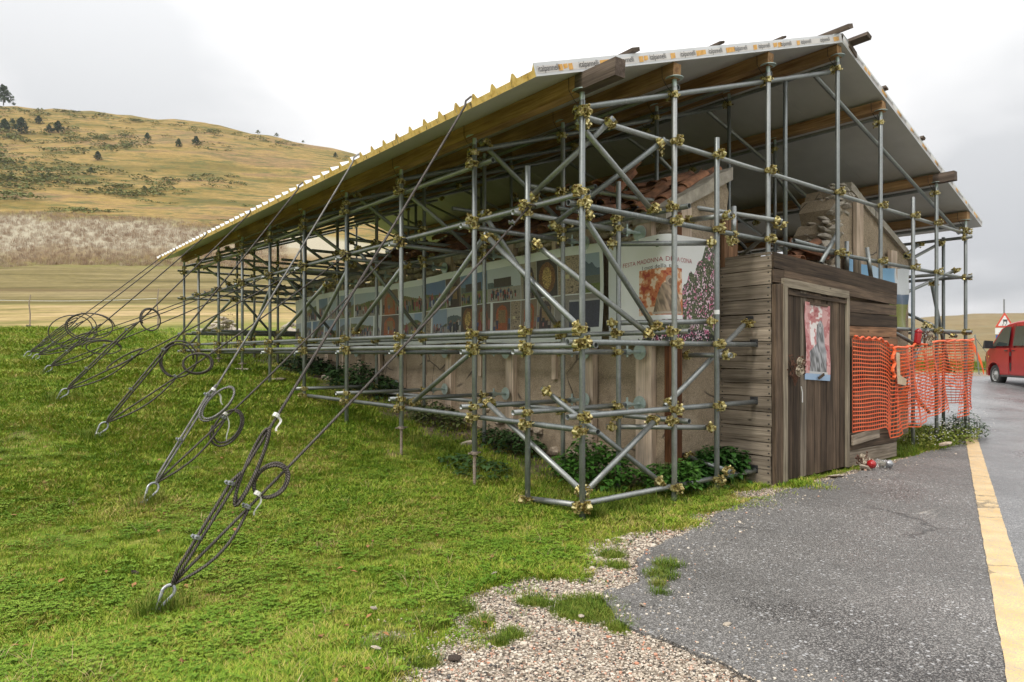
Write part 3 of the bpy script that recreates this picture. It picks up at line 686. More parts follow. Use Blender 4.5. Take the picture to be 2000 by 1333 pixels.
# clamp: two crossed half-shell collars with bolts, nuts and wings; local Z = first tube, local X = second tube
def clamp_me(seed,two=True):
    r=random.Random(seed); b=MB()
    def collar(axis,off,w):
        n=12; ro=TR+.0075; ri=TR+.001; V=[];F=[]
        for x in (-w/2,w/2):
            for rr in (ro,ri):
                for k in range(n):
                    a=2*math.pi*k/n; q=rr*(1+(.16 if k in (2,3,9,8) and rr==ro else 0)); V.append((q*math.cos(a),q*math.sin(a),x))
        for k in range(n):
            p=(k+1)%n; F+=[(k,p,2*n+p,2*n+k),(n+p,n+k,3*n+k,3*n+p),(p,k,n+k,n+p),(2*n+k,2*n+p,3*n+p,3*n+k)]
        if axis=='x': V=[(z,y,-x) for x,y,z in V]
        V=[(x+off[0],y+off[1],z+off[2]) for x,y,z in V]; b.add(V,F)
    off=(0,.052,0)
    collar('z',(0,0,0),.062)
    if two: collar('x',off,.058)
    b.box((0,.026,0),(.036,.016,.044))
    def bolt(c,d,L):
        c=Vector(c); d=Vector(d).normalized(); b.tube([c-d*L*.5,c+d*L*.5],.0062,6)
        b.tube([c+d*L*.30,c+d*L*.47],.0125,6); b.tube([c-d*L*.50,c-d*L*.40],.0115,6)
    for s in (-1,1):
        bolt((s*.039,.0+r.uniform(-.006,.006),r.uniform(-.012,.012)),(r.uniform(-.5,.5),1,r.uniform(-.3,.3)),.080)
        V,F=box_vf((s*.038,-.004,0),(.016,.018,.040)); b.add(V,F)
        if two:
            bolt((r.uniform(-.012,.012),off[1]+r.uniform(-.005,.005),s*.039),(r.uniform(-.3,.3),1,r.uniform(-.4,.4)),.080)
            b.box((0,off[1],s*.041),(.046,.024,.02))
    return b.me('clamp',M['clamp'])
CL=[clamp_me(i) for i in range(4)]; CLC=[]
def C(p,a,bv,off=0):
    """clamp at p on tube direction a, carrying tube direction bv"""
    z=Vector(a).normalized(); x=Vector(bv); x=(x-z*x.dot(z)).normalized(); y=z.cross(x)
    m=Matrix((x,y,z)).transposed().to_4x4()@Matrix.Diagonal((.93,1,.9,1)); m.translation=Vector(p); CLC.append(m)
# head plate / base jack
def disc_me(name,r,t,mt,stem=0,stemr=.017):
    b=MB(); n=18
    b.tube([(0,0,-t),(0,0,0)],r,n)
    if stem: b.tube([(0,0,-stem),(0,0,-t)],stemr,10)
    return b.me(name,mt)
PLATE=disc_me('head_plate',.078,.006,M['plate'],.09,.02); WPLATE=disc_me('wall_plate',.075,.007,M['plate'],.02,.018)
def upright(x,y,ztop,plate=False,jack=0.0,zfoot=None):
    zf=g1(x,y)-.03 if zfoot is None else zfoot
    o=T((x,y,zf+jack),(x,y,ztop-(.075 if plate else 0)),'upright')
    if plate: obj('head_plate',PLATE,scaf,loc=(x,y,ztop))
    if jack:
        b=MB(); pts=[]; rr=[]
        k=0
        zz=zf
        while zz<zf+jack+.05: pts.append((x,y,zz)); rr.append(.0165 if k%2 else .0145); zz+=.008; k+=1
        b.tube(pts,rr,8); b.tube([(x,y,zf+jack-.025),(x,y,zf+jack)],.038,10); b.box((x+.045,y,zf+jack-.012),(.05,.014,.012)); b.box((x-.045,y,zf+jack-.012),(.05,.014,.012))
        b.build('base_jack',M['rustrod'],scaf)
    return o
PB=.135
jacks={1.42:.36,2.79:.34,8.3:.22,9.72:.18}
for y in FY:
    if y==.65: upright(0,y,2.875); upright(1.123,y,2.92)
    else:
        upright(0,y,zroof(0)-PB,True,jacks.get(y,0)); 
        if y: upright(1.123,y,zroof(1.123)-PB,True)
upright(1.123,0,zroof(1.123)-PB,True)
upright(1.75,0,3.30); upright(6.2,0,3.39); upright(3.38,.24,4.33,zfoot=2.3)
for x in (2.625,4.09,5.21,7.01,8.15): upright(x,0,zroof(x)-PB,True)
for y in FY[2:]:
    for x in (2.625,4.09,5.21):
        if y in (1.42,4.16,6.92,9.72,12.35): upright(x,y,zroof(x)-PB,True,zfoot=1.3 if y<10 else None)
    for x in (7.45,8.15):
        if x==8.15 or y in (1.42,4.16,6.92,9.72,12.35): upright(x,y,zroof(x)-PB,True)
upright(8.15,.3,3.1)
Yv=(0,1,0); Xv=(1,0,0); Zv=(0,0,1)
o=.05
# long ledgers on the left side
for (x,z,y0,y1) in ((0+o,.70,-.12,5.68),(0+o,1.48,-.02,12.45),(0+o,1.36+.0,-.1,12.4),(0+o,2.54,-.02,8.4),(o,2.54,8.2,12.45),(1.123+o,.71,-.12,8.6),(1.123+o,1.487,-.12,12.3),(1.123+o,2.57,-.12,12.3),(1.123+o,2.95,1.0,12.3),(0+o,3.06,1.2,12.4)):
    if z==2.54 and y0==8.2: x+=.0; z=2.50
    T((x,y0,z),(x,y1,z))
    xs=x-o
    for y in FY:
        if y0-.05<=y<=y1+.05:
            if y==.65 and z>2.9: continue
            C((xs,y,z),Zv,Yv)
T((o,-.02,.12),(o,.78,.05)); C((0,0,.12),Zv,Yv); C((0,.65,.06),Zv,Yv)
# front ledgers
for (z,x0,x1) in ((.125,-.05,2.52),(.81,-.11,2.52),(1.385,-.11,2.50),(2.45,-.1,8.25),(3.143,.0,8.25)):
    T((x0,o,z),(x1,o,z),'front_ledger')
    for x in (0,1.123,1.75,2.625,4.09,5.21,6.2,7.01,8.15):
        if x<x1+.05 and not (z>3.3): C((x,0,z),Zv,(-1,0,0))
T((5.0,o,1.62),(8.25,o,1.62),'front_ledger'); C((8.15,0,1.62),Zv,(-1,0,0)); C((7.01,0,1.62),Zv,(-1,0,0))
for y in FY[2:]:
    pass
# transoms square to the side, ending in screw pads against the chapel wall
def pad(y,z,x=1.50):
    b=MB(); b.tube([(x-.20,y+o,z),(x-.02,y+o,z)],.0165,8); b.tube([(x-.2,y+o,z-.05),(x-.2,y+o,z+.07)],.011,6); b.tube([(x-.235,y+o,z),(x-.165,y+o,z)],.030,8)
    b.tube([(x-.022,y+o,z),(x-.014,y+o,z)],.078,18)
    b.build('wall_pad',M['plate'],scaf)
for y in FY[1:9]:
    for z in (.80,1.31,2.48):
        if y>5.6 and z<1: continue
        if y==8.3 and z<1.4: continue
        T((-.12,y+o,z),(1.30,y+o,z),'transom'); C((0,y,z),Zv,Xv); C((1.123,y,z),Zv,Xv); pad(y,z)
for y in FY[2:9]:
    T((.7,y+o,2.98),(4.2,y+o,2.98),'transom'); C((1.123,y,2.98),Zv,Xv)
    T((1.0,y-o,2.30) if y>9 else (1.0,y-o,2.78),(3.0,y-o,2.78),'transom')
for y in (9.72,11.15,12.35):
    for z in (1.34,1.72,2.50,3.10):
        T((-.12,y+o,z),(8.27,y+o,z),'transom'); C((0,y,z),Zv,Xv); C((1.123,y,z),Zv,Xv); C((8.15,y,z),Zv,Xv)
# rafters under the roof at each full frame
for y in [0]+FY[2:]:
    yy=y+.06 if y else .055
    T((-.02,yy,zroof(0)-.26),(4.0,yy,zroof(4.0)-.30),'rafter_tube'); T((3.72,yy+.05,zroof(3.72)-.27),(8.2,yy+.05,zroof(8.2)-.30),'rafter_tube')
    for x in (0,1.123,2.625,4.09,5.21,7.01,8.15):
        C((x,y,zroof(x)-.28),Zv,(1,0,SL if x<4.09 else -SL))
# purlin tubes following each roof beam
for x in (1.123,2.625,4.09,5.21,7.01,8.15): T((x+.055,.0,zroof(x)-.20),(x+.055,12.4,zroof(x)-.20),'purlin_tube')
# right-hand row
for z in (1.62,2.45,3.05): T((8.15-o,-.1,z),(8.15-o,12.4,z)); [C((8.15,y,z),Zv,Yv) for y in FY[:1]+FY[2:6]]
for z in (2.45,): T((7.45-o,.1,z),(7.45-o,12.4,z))
for y in FY[2:]: T((7.0,y+o,2.45),(8.3,y+o,2.45),'transom'); T((7.0,y+o,1.62),(8.3,y+o,1.62),'transom')
# diagonal braces
def Bz(p0,p1,c0=True,c1=True):
    T(p0,p1,'brace'); d=Vector(p1)-Vector(p0); d.normalize()
    if c0: C(Vector(p0)+d*.05,d,Zv if abs(d.z)<.9 else Xv)
    if c1: C(Vector(p1)-d*.05,d,Zv if abs(d.z)<.9 else Xv)
B2=.085
for y0,z0,y1,z1 in ((1.44,1.38,2.74,.74),(1.34,2.42,2.66,1.47),(.1,1.49,1.36,2.40),(0.06,.20,1.38,.86),(2.84,2.30,4.16,1.55),(4.95,2.25,6.92,1.50),(9.1,2.30,12.2,1.5),(4.2,2.45,5.5,1.45),(7.0,2.45,8.2,1.5)):
    Bz((B2,y0,z0),(B2,y1,z1))
for a,b in (((.04,.1,3.12),(.97,.1,2.52)),((.95,-.04,3.12),(.30,.72,2.40)),((.30,-.05,3.16),(.02,.68,2.60)),((.08,.1,2.42),(1.0,.1,1.50)),((.05,.66,2.25),(.92,.08,1.44)),((1.03,.1,.74),(.09,.1,.17)),((.2,.70,1.0),(1.07,.08,.15)),((1.12,.1,.83),(2.42,.1,1.62)),((1.05,.74,1.585),(1.78,.03,1.595)),((1.05,.74,2.335),(1.78,.03,2.33)),((1.05,.74,.60),(1.78,.03,.605)),((1.8,-.12,2.57),(1.8,.40,2.60)),((1.8,-.12,1.28),(1.8,.42,1.28)),((1.8,-.12,.20),(1.8,.42,.30)),((2.68,-.12,2.62),(1.2,1.40,3.02)),((2.66,-.10,2.60),(3.9,1.3,2.4))):
    Bz(a,b)
for y in (1.42,4.16,6.92,9.72):
    Bz((.14,y+.1,zroof(.14)-.17),(1.32,y+.1,2.60)); Bz((.16,y+.1,2.66),(1.16,y+.1,1.55))
    Bz((2.7,y+.1,3.7),(4.9,y+.1,2.6)); Bz((5.3,y+.1,3.9),(7.4,y+.1,2.8))
for y in (2.79,5.53,8.3,11.15): Bz((.1,y+.1,3.10),(1.16,y+.1,2.45))
for y in (9.72,11.15,12.35): Bz((1.3,y+.1,3.0),(3.9,y+.1,1.5)); Bz((4.3,y+.1,1.5),(6.9,y+.1,3.1))
# braces of the right bay, seen beyond the shed
Bz((6.28,.12,2.62),(8.05,.62,3.02)); Bz((5.9,1.5,1.45),(8.12,.1,2.58)); Bz((5.9,1.6,1.72),(8.1,.3,3.02)); Bz((7.15,.12,2.35),(8.1,.2,1.0)); Bz((6.3,.3,.55),(6.75,-.02,1.72)); Bz((5.6,.2,1.70),(6.2,-.05,1.40)); Bz((5.5,.3,1.5),(7.6,.3,.4),False,False)
for x0,x1 in ((8.1,8.1),): 
    for y in (0.1,2.9,5.6): Bz((x0-.03,y,1.55),(x0-.03,y+2.6,3.0))
T((6.4,.0,2.05),(6.4,.0,3.0),'upright') if False else None
# short stubs above the shed roof
T((4.42,.05,2.2),(4.42,.05,2.62),'upright'); C((4.42,.05,2.47),Zv,Xv); T((2.1,.05,2.35),(2.1,.05,2.72),'upright'); C((2.1,.05,2.45),Zv,Xv); C((2.1,.05,2.38),Zv,Yv)
T((3.3,.1,2.52),(4.5,.15,2.50),'transom'); T((3.6,-.05,2.28),(4.3,.1,2.72),'brace'); T((5.0,.02,2.2),(4.95,.05,2.6),'upright')
# nearest 300 clamps are single parts, the rest one joined part
CLC.sort(key=lambda m:(m.translation-Vector(CAMP)).length)
for i,m in enumerate(CLC[:290]): obj('clamp',CL[i%4],scaf,mw=m)
b=MB()
for i,m in enumerate(CLC[290:]):
    me=CL[i%4]; b.add([tuple(m@v.co) for v in me.vertices],[tuple(p.vertices) for p in me.polygons])
if b.V: tag(b.build('distant_clamps',M['clamp'],scaf),kind='stuff')
# sticker on the post beside the shed
b=MB(); b.tube([(1.75,0,1.66),(1.75,0,1.70)],TR+.0008,14); tag(b.build('sticker',M['signwhite'],scaf),label='round white sticker on the post')

# ------------------------------------------------------------------ roof
roof=empty('canopy_roof',(RIDGE,0,3.3),label='ribbed sandwich panel gable roof on timber beams over the scaffold',cat='roof')
RY0,RY1=-.05,12.45; EX=4.6; TH=.050; RH=.045
def panel_me(width,nrib):
    """local X down the slope 0..1 scaled in mesh, local Y across"""
    L=EX*math.sqrt(1+SL*SL); s=width/nrib; V=[];F=[];I=[]
    prof=[]
    for i in range(nrib):
        y=i*s; prof+=[(y+.0,TH+RH),(y+.022,TH+RH),(y+.052,TH),(y+s-.030,TH)]
    prof.append((width,TH+RH-.004))
    n=len(prof)
    for x in (0,L):
        for (y,z) in prof: V.append((x,y,z))
        for (y,z) in prof: V.append((x,y,0))
    for k in range(n-1):
        F.append((k,2*n+k,2*n+k+1,k+1)); I.append(1)         # top
        F.append((n+k,n+k+1,3*n+k+1,3*n+k)); I.append(0)     # underside
        for b_ in (0,2*n):
            q=(b_+k,b_+k+1,b_+n+k+1,b_+n+k); F.append(q if b_==0 else q[::-1]); I.append(2)
    F.append((0,n,3*n,2*n)); I.append(3); F.append((n-1,3*n-1,4*n-1,2*n-1)); I.append(1)
    return mesh('roof_panel',V,F,[M['panelunder'],M['paneltop'],M['foam'],M['tapewhite']],I)
PM=panel_me(.996,4); PMH=panel_me(.446,2)
ang=math.atan(SL)
for sgn in (-1,1):
    for i in range(13):
        y=RY0+i*1.0; me=PM if i<12 else PMH
        if sgn<0:
            # +X local goes to -x world: mirror by rotation of pi about Z, so Y flips too
            m=Matrix.Translation((RIDGE,y+(.996 if i<12 else .446),PZ+.0))@Matrix.Rotation(math.pi,4,'Z')@Matrix.Rotation(ang,4,'Y')
        else:
            m=Matrix.Translation((RIDGE+.004,y,PZ))@Matrix.Rotation(ang,4,'Y')
        obj('roof_panel',me,roof,mw=Matrix.Translation(-roof.location)@m)
def rparent(o): o.matrix_basis=Matrix.Translation(-roof.location)@o.matrix_basis; return o
# gable-end face: white strip with printed tape on both slopes
for sgn in (-1,1):
    L=EX*math.sqrt(1+SL*SL)
    def RP(s,h,d=0): # s along slope from ridge, h above underside
        return (RIDGE+sgn*(s*math.cos(ang)+h*math.sin(ang)), RY0-.004-d, PZ-s*math.sin(ang)+h*math.cos(ang))
    b=MB(); V=[RP(0.0,.0),RP(L,0),RP(L,TH+RH),RP(0.0,TH+RH)]; V2=[(x,y+.003,z) for x,y,z in V]
    b.add(V+V2,[(0,1,2,3),(7,6,5,4),(0,4,5,1),(2,6,7,3),(1,5,6,2),(3,7,4,0)]); rparent(b.build('gable_trim',M['paneltop'],roof))
    b=MB(); V=[RP(.02,.018,.002),RP(L-.02,.018,.002),RP(L-.02,.070,.002),RP(.02,.070,.002)]; b.add(V,[(0,1,2,3)]); rparent(b.build('printed_tape',M['tapewhite'],roof))
    # orange printed patches: worn blocks, dashes
    b=MB(); s=L-.24
    rr=random.Random(5+sgn)
    while s>.2:
        w=rr.choice([.13,.16,.08,.10,.18]); 
        if rr.random()<.95:
            x0=s; 
            k=rr.choice([1,2,3]) if w>.08 else 1
            for q in range(k):
                a0=x0-w*q/k; a1=x0-w*(q+.82)/k
                h0=.020+rr.uniform(0,.012) if rr.random()<.5 else .02; b.add([RP(a0,h0,.004),RP(a1,h0+rr.uniform(0,.01),.004),RP(a1,.068,.004),RP(a0,.066,.004)],[(0,1,2,3)])
        s-=w+.30
    rparent(b.build('printed_logo',M['tapeorange'],roof))
    # brand lettering
    cu=bpy.data.curves.new('lettering','FONT'); cu.body='italpannelli'; cu.size=.062; cu.align_x='CENTER'; to=bpy.data.objects.new('t',cu); COL.objects.link(to)
    dg=bpy.context.evaluated_depsgraph_get(); tme=bpy.data.meshes.new_from_object(to.evaluated_get(dg)); bpy.data.objects.remove(to); tme.materials.clear(); tme.materials.append(M['ink']); tme.name='lettering'
    s=L-.14; 
    while s>.25:
        p=Vector(RP(s,.030,.006)); xd=Vector((1,0,SL if sgn<0 else -SL)).normalized(); zd=Vector((0,-1,0)); yd=zd.cross(xd)
        m=Matrix((xd*.86,yd,zd)).transposed().to_4x4(); m.translation=p; rparent(obj('lettering',tme,roof,mw=m)); s-=.43
# ridge cap
b=MB()
for sgn in (-1,1):
    V=[(RIDGE-.0,RY0-.01,PZ+.105),(RIDGE-.0,RY1+.01,PZ+.105),(RIDGE+sgn*.20,RY1+.01,PZ+.105-.2*SL),(RIDGE+sgn*.20,RY0-.01,PZ+.105-.2*SL)]
    b.add(V+[(x,y,z-.004) for x,y,z in V],[(0,1,2,3),(7,6,5,4),(0,3,7,4),(2,1,5,6),(3,2,6,7)])
rparent(b.build('ridge_cap',M['paneltop'],roof))
# timber beams
for x,y0,w in ((0,-.39,.105),(1.123,-.03,.10),(2.625,-.03,.10),(4.09,-.02,.11),(5.21,-.04,.11),(7.01,-.24,.11),(8.15,-.04,.11)):
    zt=zroof(x)-.5*w*SL-.002 if x!=RIDGE else PZ-.5*w*SL-.002; h=.128
    if y0<-.2:
        rparent(plank('beam_end',(x,y0,zt-h/2),(x,.03,zt-h/2),h,w,M['beamend'],roof,wob=.001)); y0=.031
    yy=y0
    for L in (4.1,4.1,9):
        y1=min(yy+L,12.38); rparent(plank('roof_beam',(x,yy,zt-h/2),(x,y1,zt-h/2),h,w,M['beam'],roof,wob=.002,seg=6)); yy=y1+.002
        if yy>12.3: break
# rust-wire ties round the beams
b=MB()
for x in (0,1.123,2.625,4.09,5.21,7.01,8.15):
    for y in [0]+FY[2:8]:
        zt=zroof(x); pts=[(x-.058,y+.09,zt-.02),(x-.06,y+.085,zt-.12),(x-.035,y+.06,zt-.19),(x,y+.03,zt-.25)]; b.tube(pts,.0028,4)
        pts=[(x+.058,y+.07,zt-.03),(x+.06,y+.065,zt-.14),(x+.02,y+.03,zt-.26)]; b.tube(pts,.0028,4)
tag(rparent(b.build('tie_wire',M['rubber'],roof)),kind='stuff')
# battens lying on the roof, ends sticking out past the gable
for x,d,zt,L,w in ((.55,.03,.03,1.6,.09),(1.75,.02,.022,1.5,.08),(2.85,.01,.022,1.5,.08),(3.98,.16,.05,2.2,.10),(4.30,.22,.045,2.0,.10),(5.2,.04,.03,1.5,.07),(6.35,.04,.03,1.5,.07),(7.45,.04,.03,1.5,.07)):
    z=zroof(x)+.092+zt/2
    rparent(plank('roof_batten',(x-.02,RY0-d,z+.012),(x+.05,RY0+L,z),zt,w,M['batten'],roof,wob=.002,roll=(-ang if x<RIDGE else ang)))
b=MB(); V=[(RIDGE+.15,RY0-.02,PZ+.05),(RIDGE+.33,RY0-.02,PZ-.03),(RIDGE+.33,RY0-.02,PZ-.09),(RIDGE+.15,RY0-.02,PZ-.01)]; b.add(V+[(x,y+.35,z) for x,y,z in V],[(0,3,2,1),(4,5,6,7),(0,1,5,4),(1,2,6,5),(2,3,7,6),(3,0,4,7)]); rparent(b.build('ridge_board',M['batten'],roof))
# ------------------------------------------------------------------ chapel
WX0,WX1,WY0,WY1=1.62,7.25,.46,9.85
ch=empty('stone_chapel',(0,0,0),label='damaged rendered stone chapel with broken gable standing under the scaffold roof',cat='chapel')
def wall_side():
    # gently uneven rendered wall face, base follows the slope
    b=MB(); ny,nz_=120,22; V=[];F=[]
    ys=np.linspace(WY0,WY1,ny); 
    for j in range(nz_):
        for y in ys:
            zb=g1(WX0,y)-.15; zt=2.40+.03*math.sin(y*2.3)+float(vnoise(y,0,.4,3))*.06; z=zb+(zt-zb)*j/(nz_-1)
            V.append((WX0+(float(vnoise(y,z,.5,4))-.5)*.05+(float(vnoise(y,z,.16,5))-.5)*.018-(.03 if j==0 else 0),y,z))
    for j in range(nz_-1):
        for i in range(ny-1): a=j*ny+i; F.append((a,a+ny,a+ny+1,a+1))
    b.add(V,F); b.box(((WX0+WX1)/2-2.4,(WY0+WY1)/2+.1,1.0),(.42,WY1-WY0-.3,2.7)); 
    return b.build('side_wall',M['stucco'],ch,smooth=True)
wall_side()
def gslab(name,pts,mt,y0=WY0,y1=WY0+.45,cut=.0):
    b=MB(); b.poly_extrude(pts,'y',y0,y1); me=b.me(name,mt); bm=bmesh.new(); bm.from_mesh(me); bmesh.ops.recalc_face_normals(bm,faces=bm.faces); bm.to_mesh(me); bm.free(); return obj(name,me,ch)
def jag(p,q,n,a,seed):
    r=random.Random(seed); return [(p[0]+(q[0]-p[0])*i/n+r.uniform(-a,a),p[1]+(q[1]-p[1])*i/n+r.uniform(-a,a)) for i in range(1,n)]
GS=.47
L0=(WX0-.0,2.66); 
pl=[(WX0-.0,-.2),(2.72,-.2),(2.72,2.2)]+jag((2.72,2.2),(2.58,3.14),7,.035,3)+[(2.57,3.13),(WX0,2.62)]
gslab('front_wall',pl,M['gable'])
gslab('front_wall',[(2.722,-.2),(4.75,-.2),(4.75,2.25)]+jag((4.75,2.25),(2.722,2.25),9,.08,5)+[(2.722,2.2)],M['gable'])
pr=[(4.752,-.2),(WX1,-.2),(WX1+.0,2.70)]+[(5.45,3.40),(5.28,3.48),(5.12,3.44)]+jag((5.12,3.44),(4.70,2.55),9,.06,9)+[(4.752,2.45)]
gslab('front_wall',pr,M['gable'])
# concrete copings on the gable slopes
def coping(p,q,th,y0,y1,seed,n=10):
    r=random.Random(seed); top=[];bot=[]
    for i in range(n+1):
        t=i/n; x=p[0]+(q[0]-p[0])*t; z=p[1]+(q[1]-p[1])*t; bot.append((x,z+r.uniform(-.006,.006))); top.append((x+.0,z+th+r.uniform(-.012,.012)))
    return gslab('coping',bot+top[::-1],M['coping'],y0,y1)
coping((WX0-.10,2.585),(2.63,3.135),.13,WY0-.055,WY0+.36,4)
coping((5.35,3.44),(6.05,3.17),.10,WY0-.04,WY0+.4,5); coping((6.06,3.16),(7.45,2.60),.09,WY0-.05,WY0+.4,6)
# loose masonry at the broken edges
ST=[rock_me('stone',30+i,M['stone'],2,(1,.8,.6),.10) for i in range(6)]
PST=[rock_me('pale_stone',50+i,M['palestone'],2,(1,.8,.55),.12) for i in range(5)]
def rock(name,me,p,s,parent=None,flat=1,**k):
    o=obj(name,me,parent,loc=p,rot=(random.uniform(-.4,.4),random.uniform(-.4,.4),random.uniform(0,6.28)),scale=(s*random.uniform(.85,1.2),s*random.uniform(.8,1.15),s*flat*random.uniform(.8,1.1))); return tag(o,**k)
rr=random.Random(4)
SLB=[rock_me('slab',70+i,mottled('grey_wall_slab_%d'%i,(.28,.245,.195),(.46,.42,.35),9,.9,0,.6,50),1,(1,.7,.32),.2) for i in range(3)]
for i in range(70):
    t=rr.random(); x=4.70+.50*t+rr.uniform(-.16,.22); z=2.42+1.05*t+rr.uniform(-.10,.03); obj('stone',SLB[i%3],ch,loc=(x,WY0-.02+rr.uniform(-.03,.10),z),rot=(rr.uniform(-.3,.3),rr.uniform(-.5,.5),rr.uniform(-.6,.6)),scale=[rr.uniform(.12,.26)]*3)
for i in range(80):
    t=rr.random(); x=4.68+.50*t+rr.uniform(-.1,.10); z=2.42+1.0*t+rr.uniform(-.08,.04); rock('stone',PST[i%5] if i%3 else ST[i%6],(x,WY0+rr.uniform(.0,.3),z),rr.uniform(.07,.16),ch,.6)
for i in range(40):
    x=rr.uniform(2.8,5.0); rock('stone',PST[i%5],(x,WY0+rr.uniform(.0,.5),2.28+rr.uniform(0,.12)+.25*max(0,(x-4.2))),rr.uniform(.10,.20),ch,.7)
# exposed rubble course above the banner
yy=.52; k=0
while yy<WY1-.05:
    for zc in (2.46,2.57,2.66):
        if zc>2.6 and rr.random()<.3: continue
        w=rr.uniform(.13,.24)
        if k<180:
            o=obj('stone',ST[k%6],ch,loc=(WX0+.02+rr.uniform(-.02,.03),yy+rr.uniform(-.04,.04),zc+rr.uniform(-.015,.015)),rot=(rr.uniform(-.15,.15),rr.uniform(-.15,.15),1.57+rr.uniform(-.2,.2)),scale=(w*1.05,.16,.17)); k+=1
    yy+=.165
for i in range(34):   # stones showing where the render has fallen near the base and far corner
    y=rr.uniform(1.0,3.4) if i<14 else rr.uniform(8.6,9.8); z=g1(WX0,y)+rr.uniform(.0,.28) if i<14 else rr.uniform(1.2,2.4)
    obj('stone',ST[i%6] if i%2 else PST[i%5],ch,loc=(WX0-.015,y,z),rot=(0,rr.uniform(-.2,.2),1.57),scale=(rr.uniform(.12,.22),.12,rr.uniform(.12,.2)))
# back part of the walls and the fallen-in roof slope
b=MB(); b.box((WX1-.2,(WY0+WY1)/2+.25,1.1),(.4,WY1-WY0-.5,2.9)); b.box(((WX0+WX1)/2,WY1-.2,1.1),(WX1-WX0-.9,.4,2.8)); b.build('rear_wall',M['stucco'],ch)
b=MB(); V=[(WX0-.05,.95,2.66),(WX0-.05,9.7,2.66),(2.75,9.7,3.16),(2.62,.95,3.08)]; b.add(V+[(x,y,z-.07) for x,y,z in V],[(0,3,2,1),(4,5,6,7),(0,4,7,3),(3,7,6,2),(2,6,5,1),(1,5,4,0)]); b.build('roof_deck',M['coping'],ch)
# clay tiles
def tile_me(seed):
    r=random.Random(seed); n=7; V=[];F=[]
    L=.44
    for (rad,t) in ((.092,0),(.080,1)):
        for x in (0,1):
            rd=rad*(1 if x==0 else .80)
            for k in range(n+1):
                a=math.pi*k/n; V.append((x*L-L/2+r.uniform(-.006,.006),math.cos(a)*rd,math.sin(a)*rd*.75))
    m=n+1
    for k in range(n):
        F+=[(k,k+1,m+k+1,m+k),(2*m+k,3*m+k,3*m+k+1,2*m+k+1),(k,2*m+k,2*m+k+1,k+1),(m+k,m+k+1,3*m+k+1,3*m+k)]
    F+=[(0,m,3*m,2*m),(n,2*m+n,3*m+n,m+n)]
    return mesh('roof_tile',V,[f[::-1] for f in F],M['tile'])
TL=[tile_me(i) for i in range(4)]
nt_=0
def tl(p,pitch,yaw=0,roll=0):
    global nt_; nt_+=1
    m=Matrix.Translation(p)@Matrix.Rotation(yaw,4,'Z')@Matrix.Rotation(-pitch,4,'Y')@Matrix.Rotation(roll,4,'X'); obj('roof_tile',TL[nt_%4],ch,mw=m)
ga=math.atan(GS)
for i in range(3): tl((1.62+.32*i+.02,.66,2.74+GS*(.32*i)+.03*i),ga+.03*i,rr.uniform(-.05,.05))
tl((2.58,.70,3.22),ga+.02,.04)
for j in range(28):
    y=.84+.2*j
    if y>8.7: break
    for i in range(4):
        if rr.random()<(.10 if j<12 else .35): continue
        a=.33*i
        tl((1.52+a+rr.uniform(-.06,.06),y+rr.uniform(-.05,.05),2.73+GS*a+rr.uniform(.0,.06)),ga+rr.uniform(-.25,.2),rr.uniform(-.35,.35),rr.choice([0,0,3.14])+rr.uniform(-.3,.3))
for i in range(26): tl((rr.uniform(1.5,2.5),rr.uniform(.85,2.8),2.98+rr.uniform(-.06,.14)),ga+rr.uniform(-.5,.3),rr.uniform(-1.2,1.2),rr.uniform(-.9,.9))
for i in range(7): tl((rr.uniform(4.0,5.0),WY0+rr.uniform(0,.5),2.42+rr.uniform(0,.2)),rr.uniform(-.5,.5),rr.uniform(-2,2),rr.uniform(-1,1))
for i in range(5): tl((6.3+.30*i,.66,3.17-.115*i),-.37,rr.uniform(-.05,.05))
# timber props on the walls: belong to the strutting
for y,w,x in ((.70,.20,1.575),(1.47,.13,1.58),(2.84,.15,1.58),(4.21,.15,1.58),(5.58,.15,1.58),(6.97,.15,1.58),(8.35,.15,1.58),(9.5,.15,1.58)):
    plank('wall_timber',(x,y,g1(x,y)+.10),(x,y,2.72),w,.075,M['propwood'],scaf,up=(0,1,0),wob=.002)
for y in (2.05,3.5,4.9,6.3,7.7): 
    plank('wall_timber',(1.59,y,1.0),(1.59,y,2.6),.07,.05,M['propwood'],scaf,up=(0,1,0),wob=.002)
for x,w in ((1.70,.075),): plank('corner_post',(x,.42,.12),(x,.42,2.66),w,.07,M['brownpost'],scaf,up=(1,0,0),wob=.002)
plank('corner_post',(1.60,.43,.10),(1.60,.43,2.4),.07,.06,M['brownpost'],scaf,up=(1,0,0),wob=.002)
plank('wall_timber',(1.83,.425,2.30),(1.83,.425,2.74),.16,.05,M['propwood'],scaf,up=(1,0,0))
for x in (2.50,2.58,2.66): plank('wall_timber',(x,.42,2.2),(x,.42,2.72),.078,.05,M['warmwood'],scaf,up=(1,0,0),wob=.002)
for x,zt in ((5.50,3.32),(5.60,3.30)): plank('wall_timber',(x,.425,2.2),(x,.425,zt),.092,.05,M['propwood'],scaf,up=(1,0,0),wob=.002)
plank('wall_timber',(4.70,.2,2.2),(4.70,.2,2.55),.11,.05,M['darkwood'],scaf,up=(1,0,0)); plank('wall_timber',(5.02,.2,2.2),(5.02,.2,2.50),.11,.05,M['greywood'],scaf,up=(1,0,0)); plank('wall_timber',(6.55,.40,2.1),(6.55,.40,2.75),.2,.05,M['propwood'],scaf,up=(1,0,0))

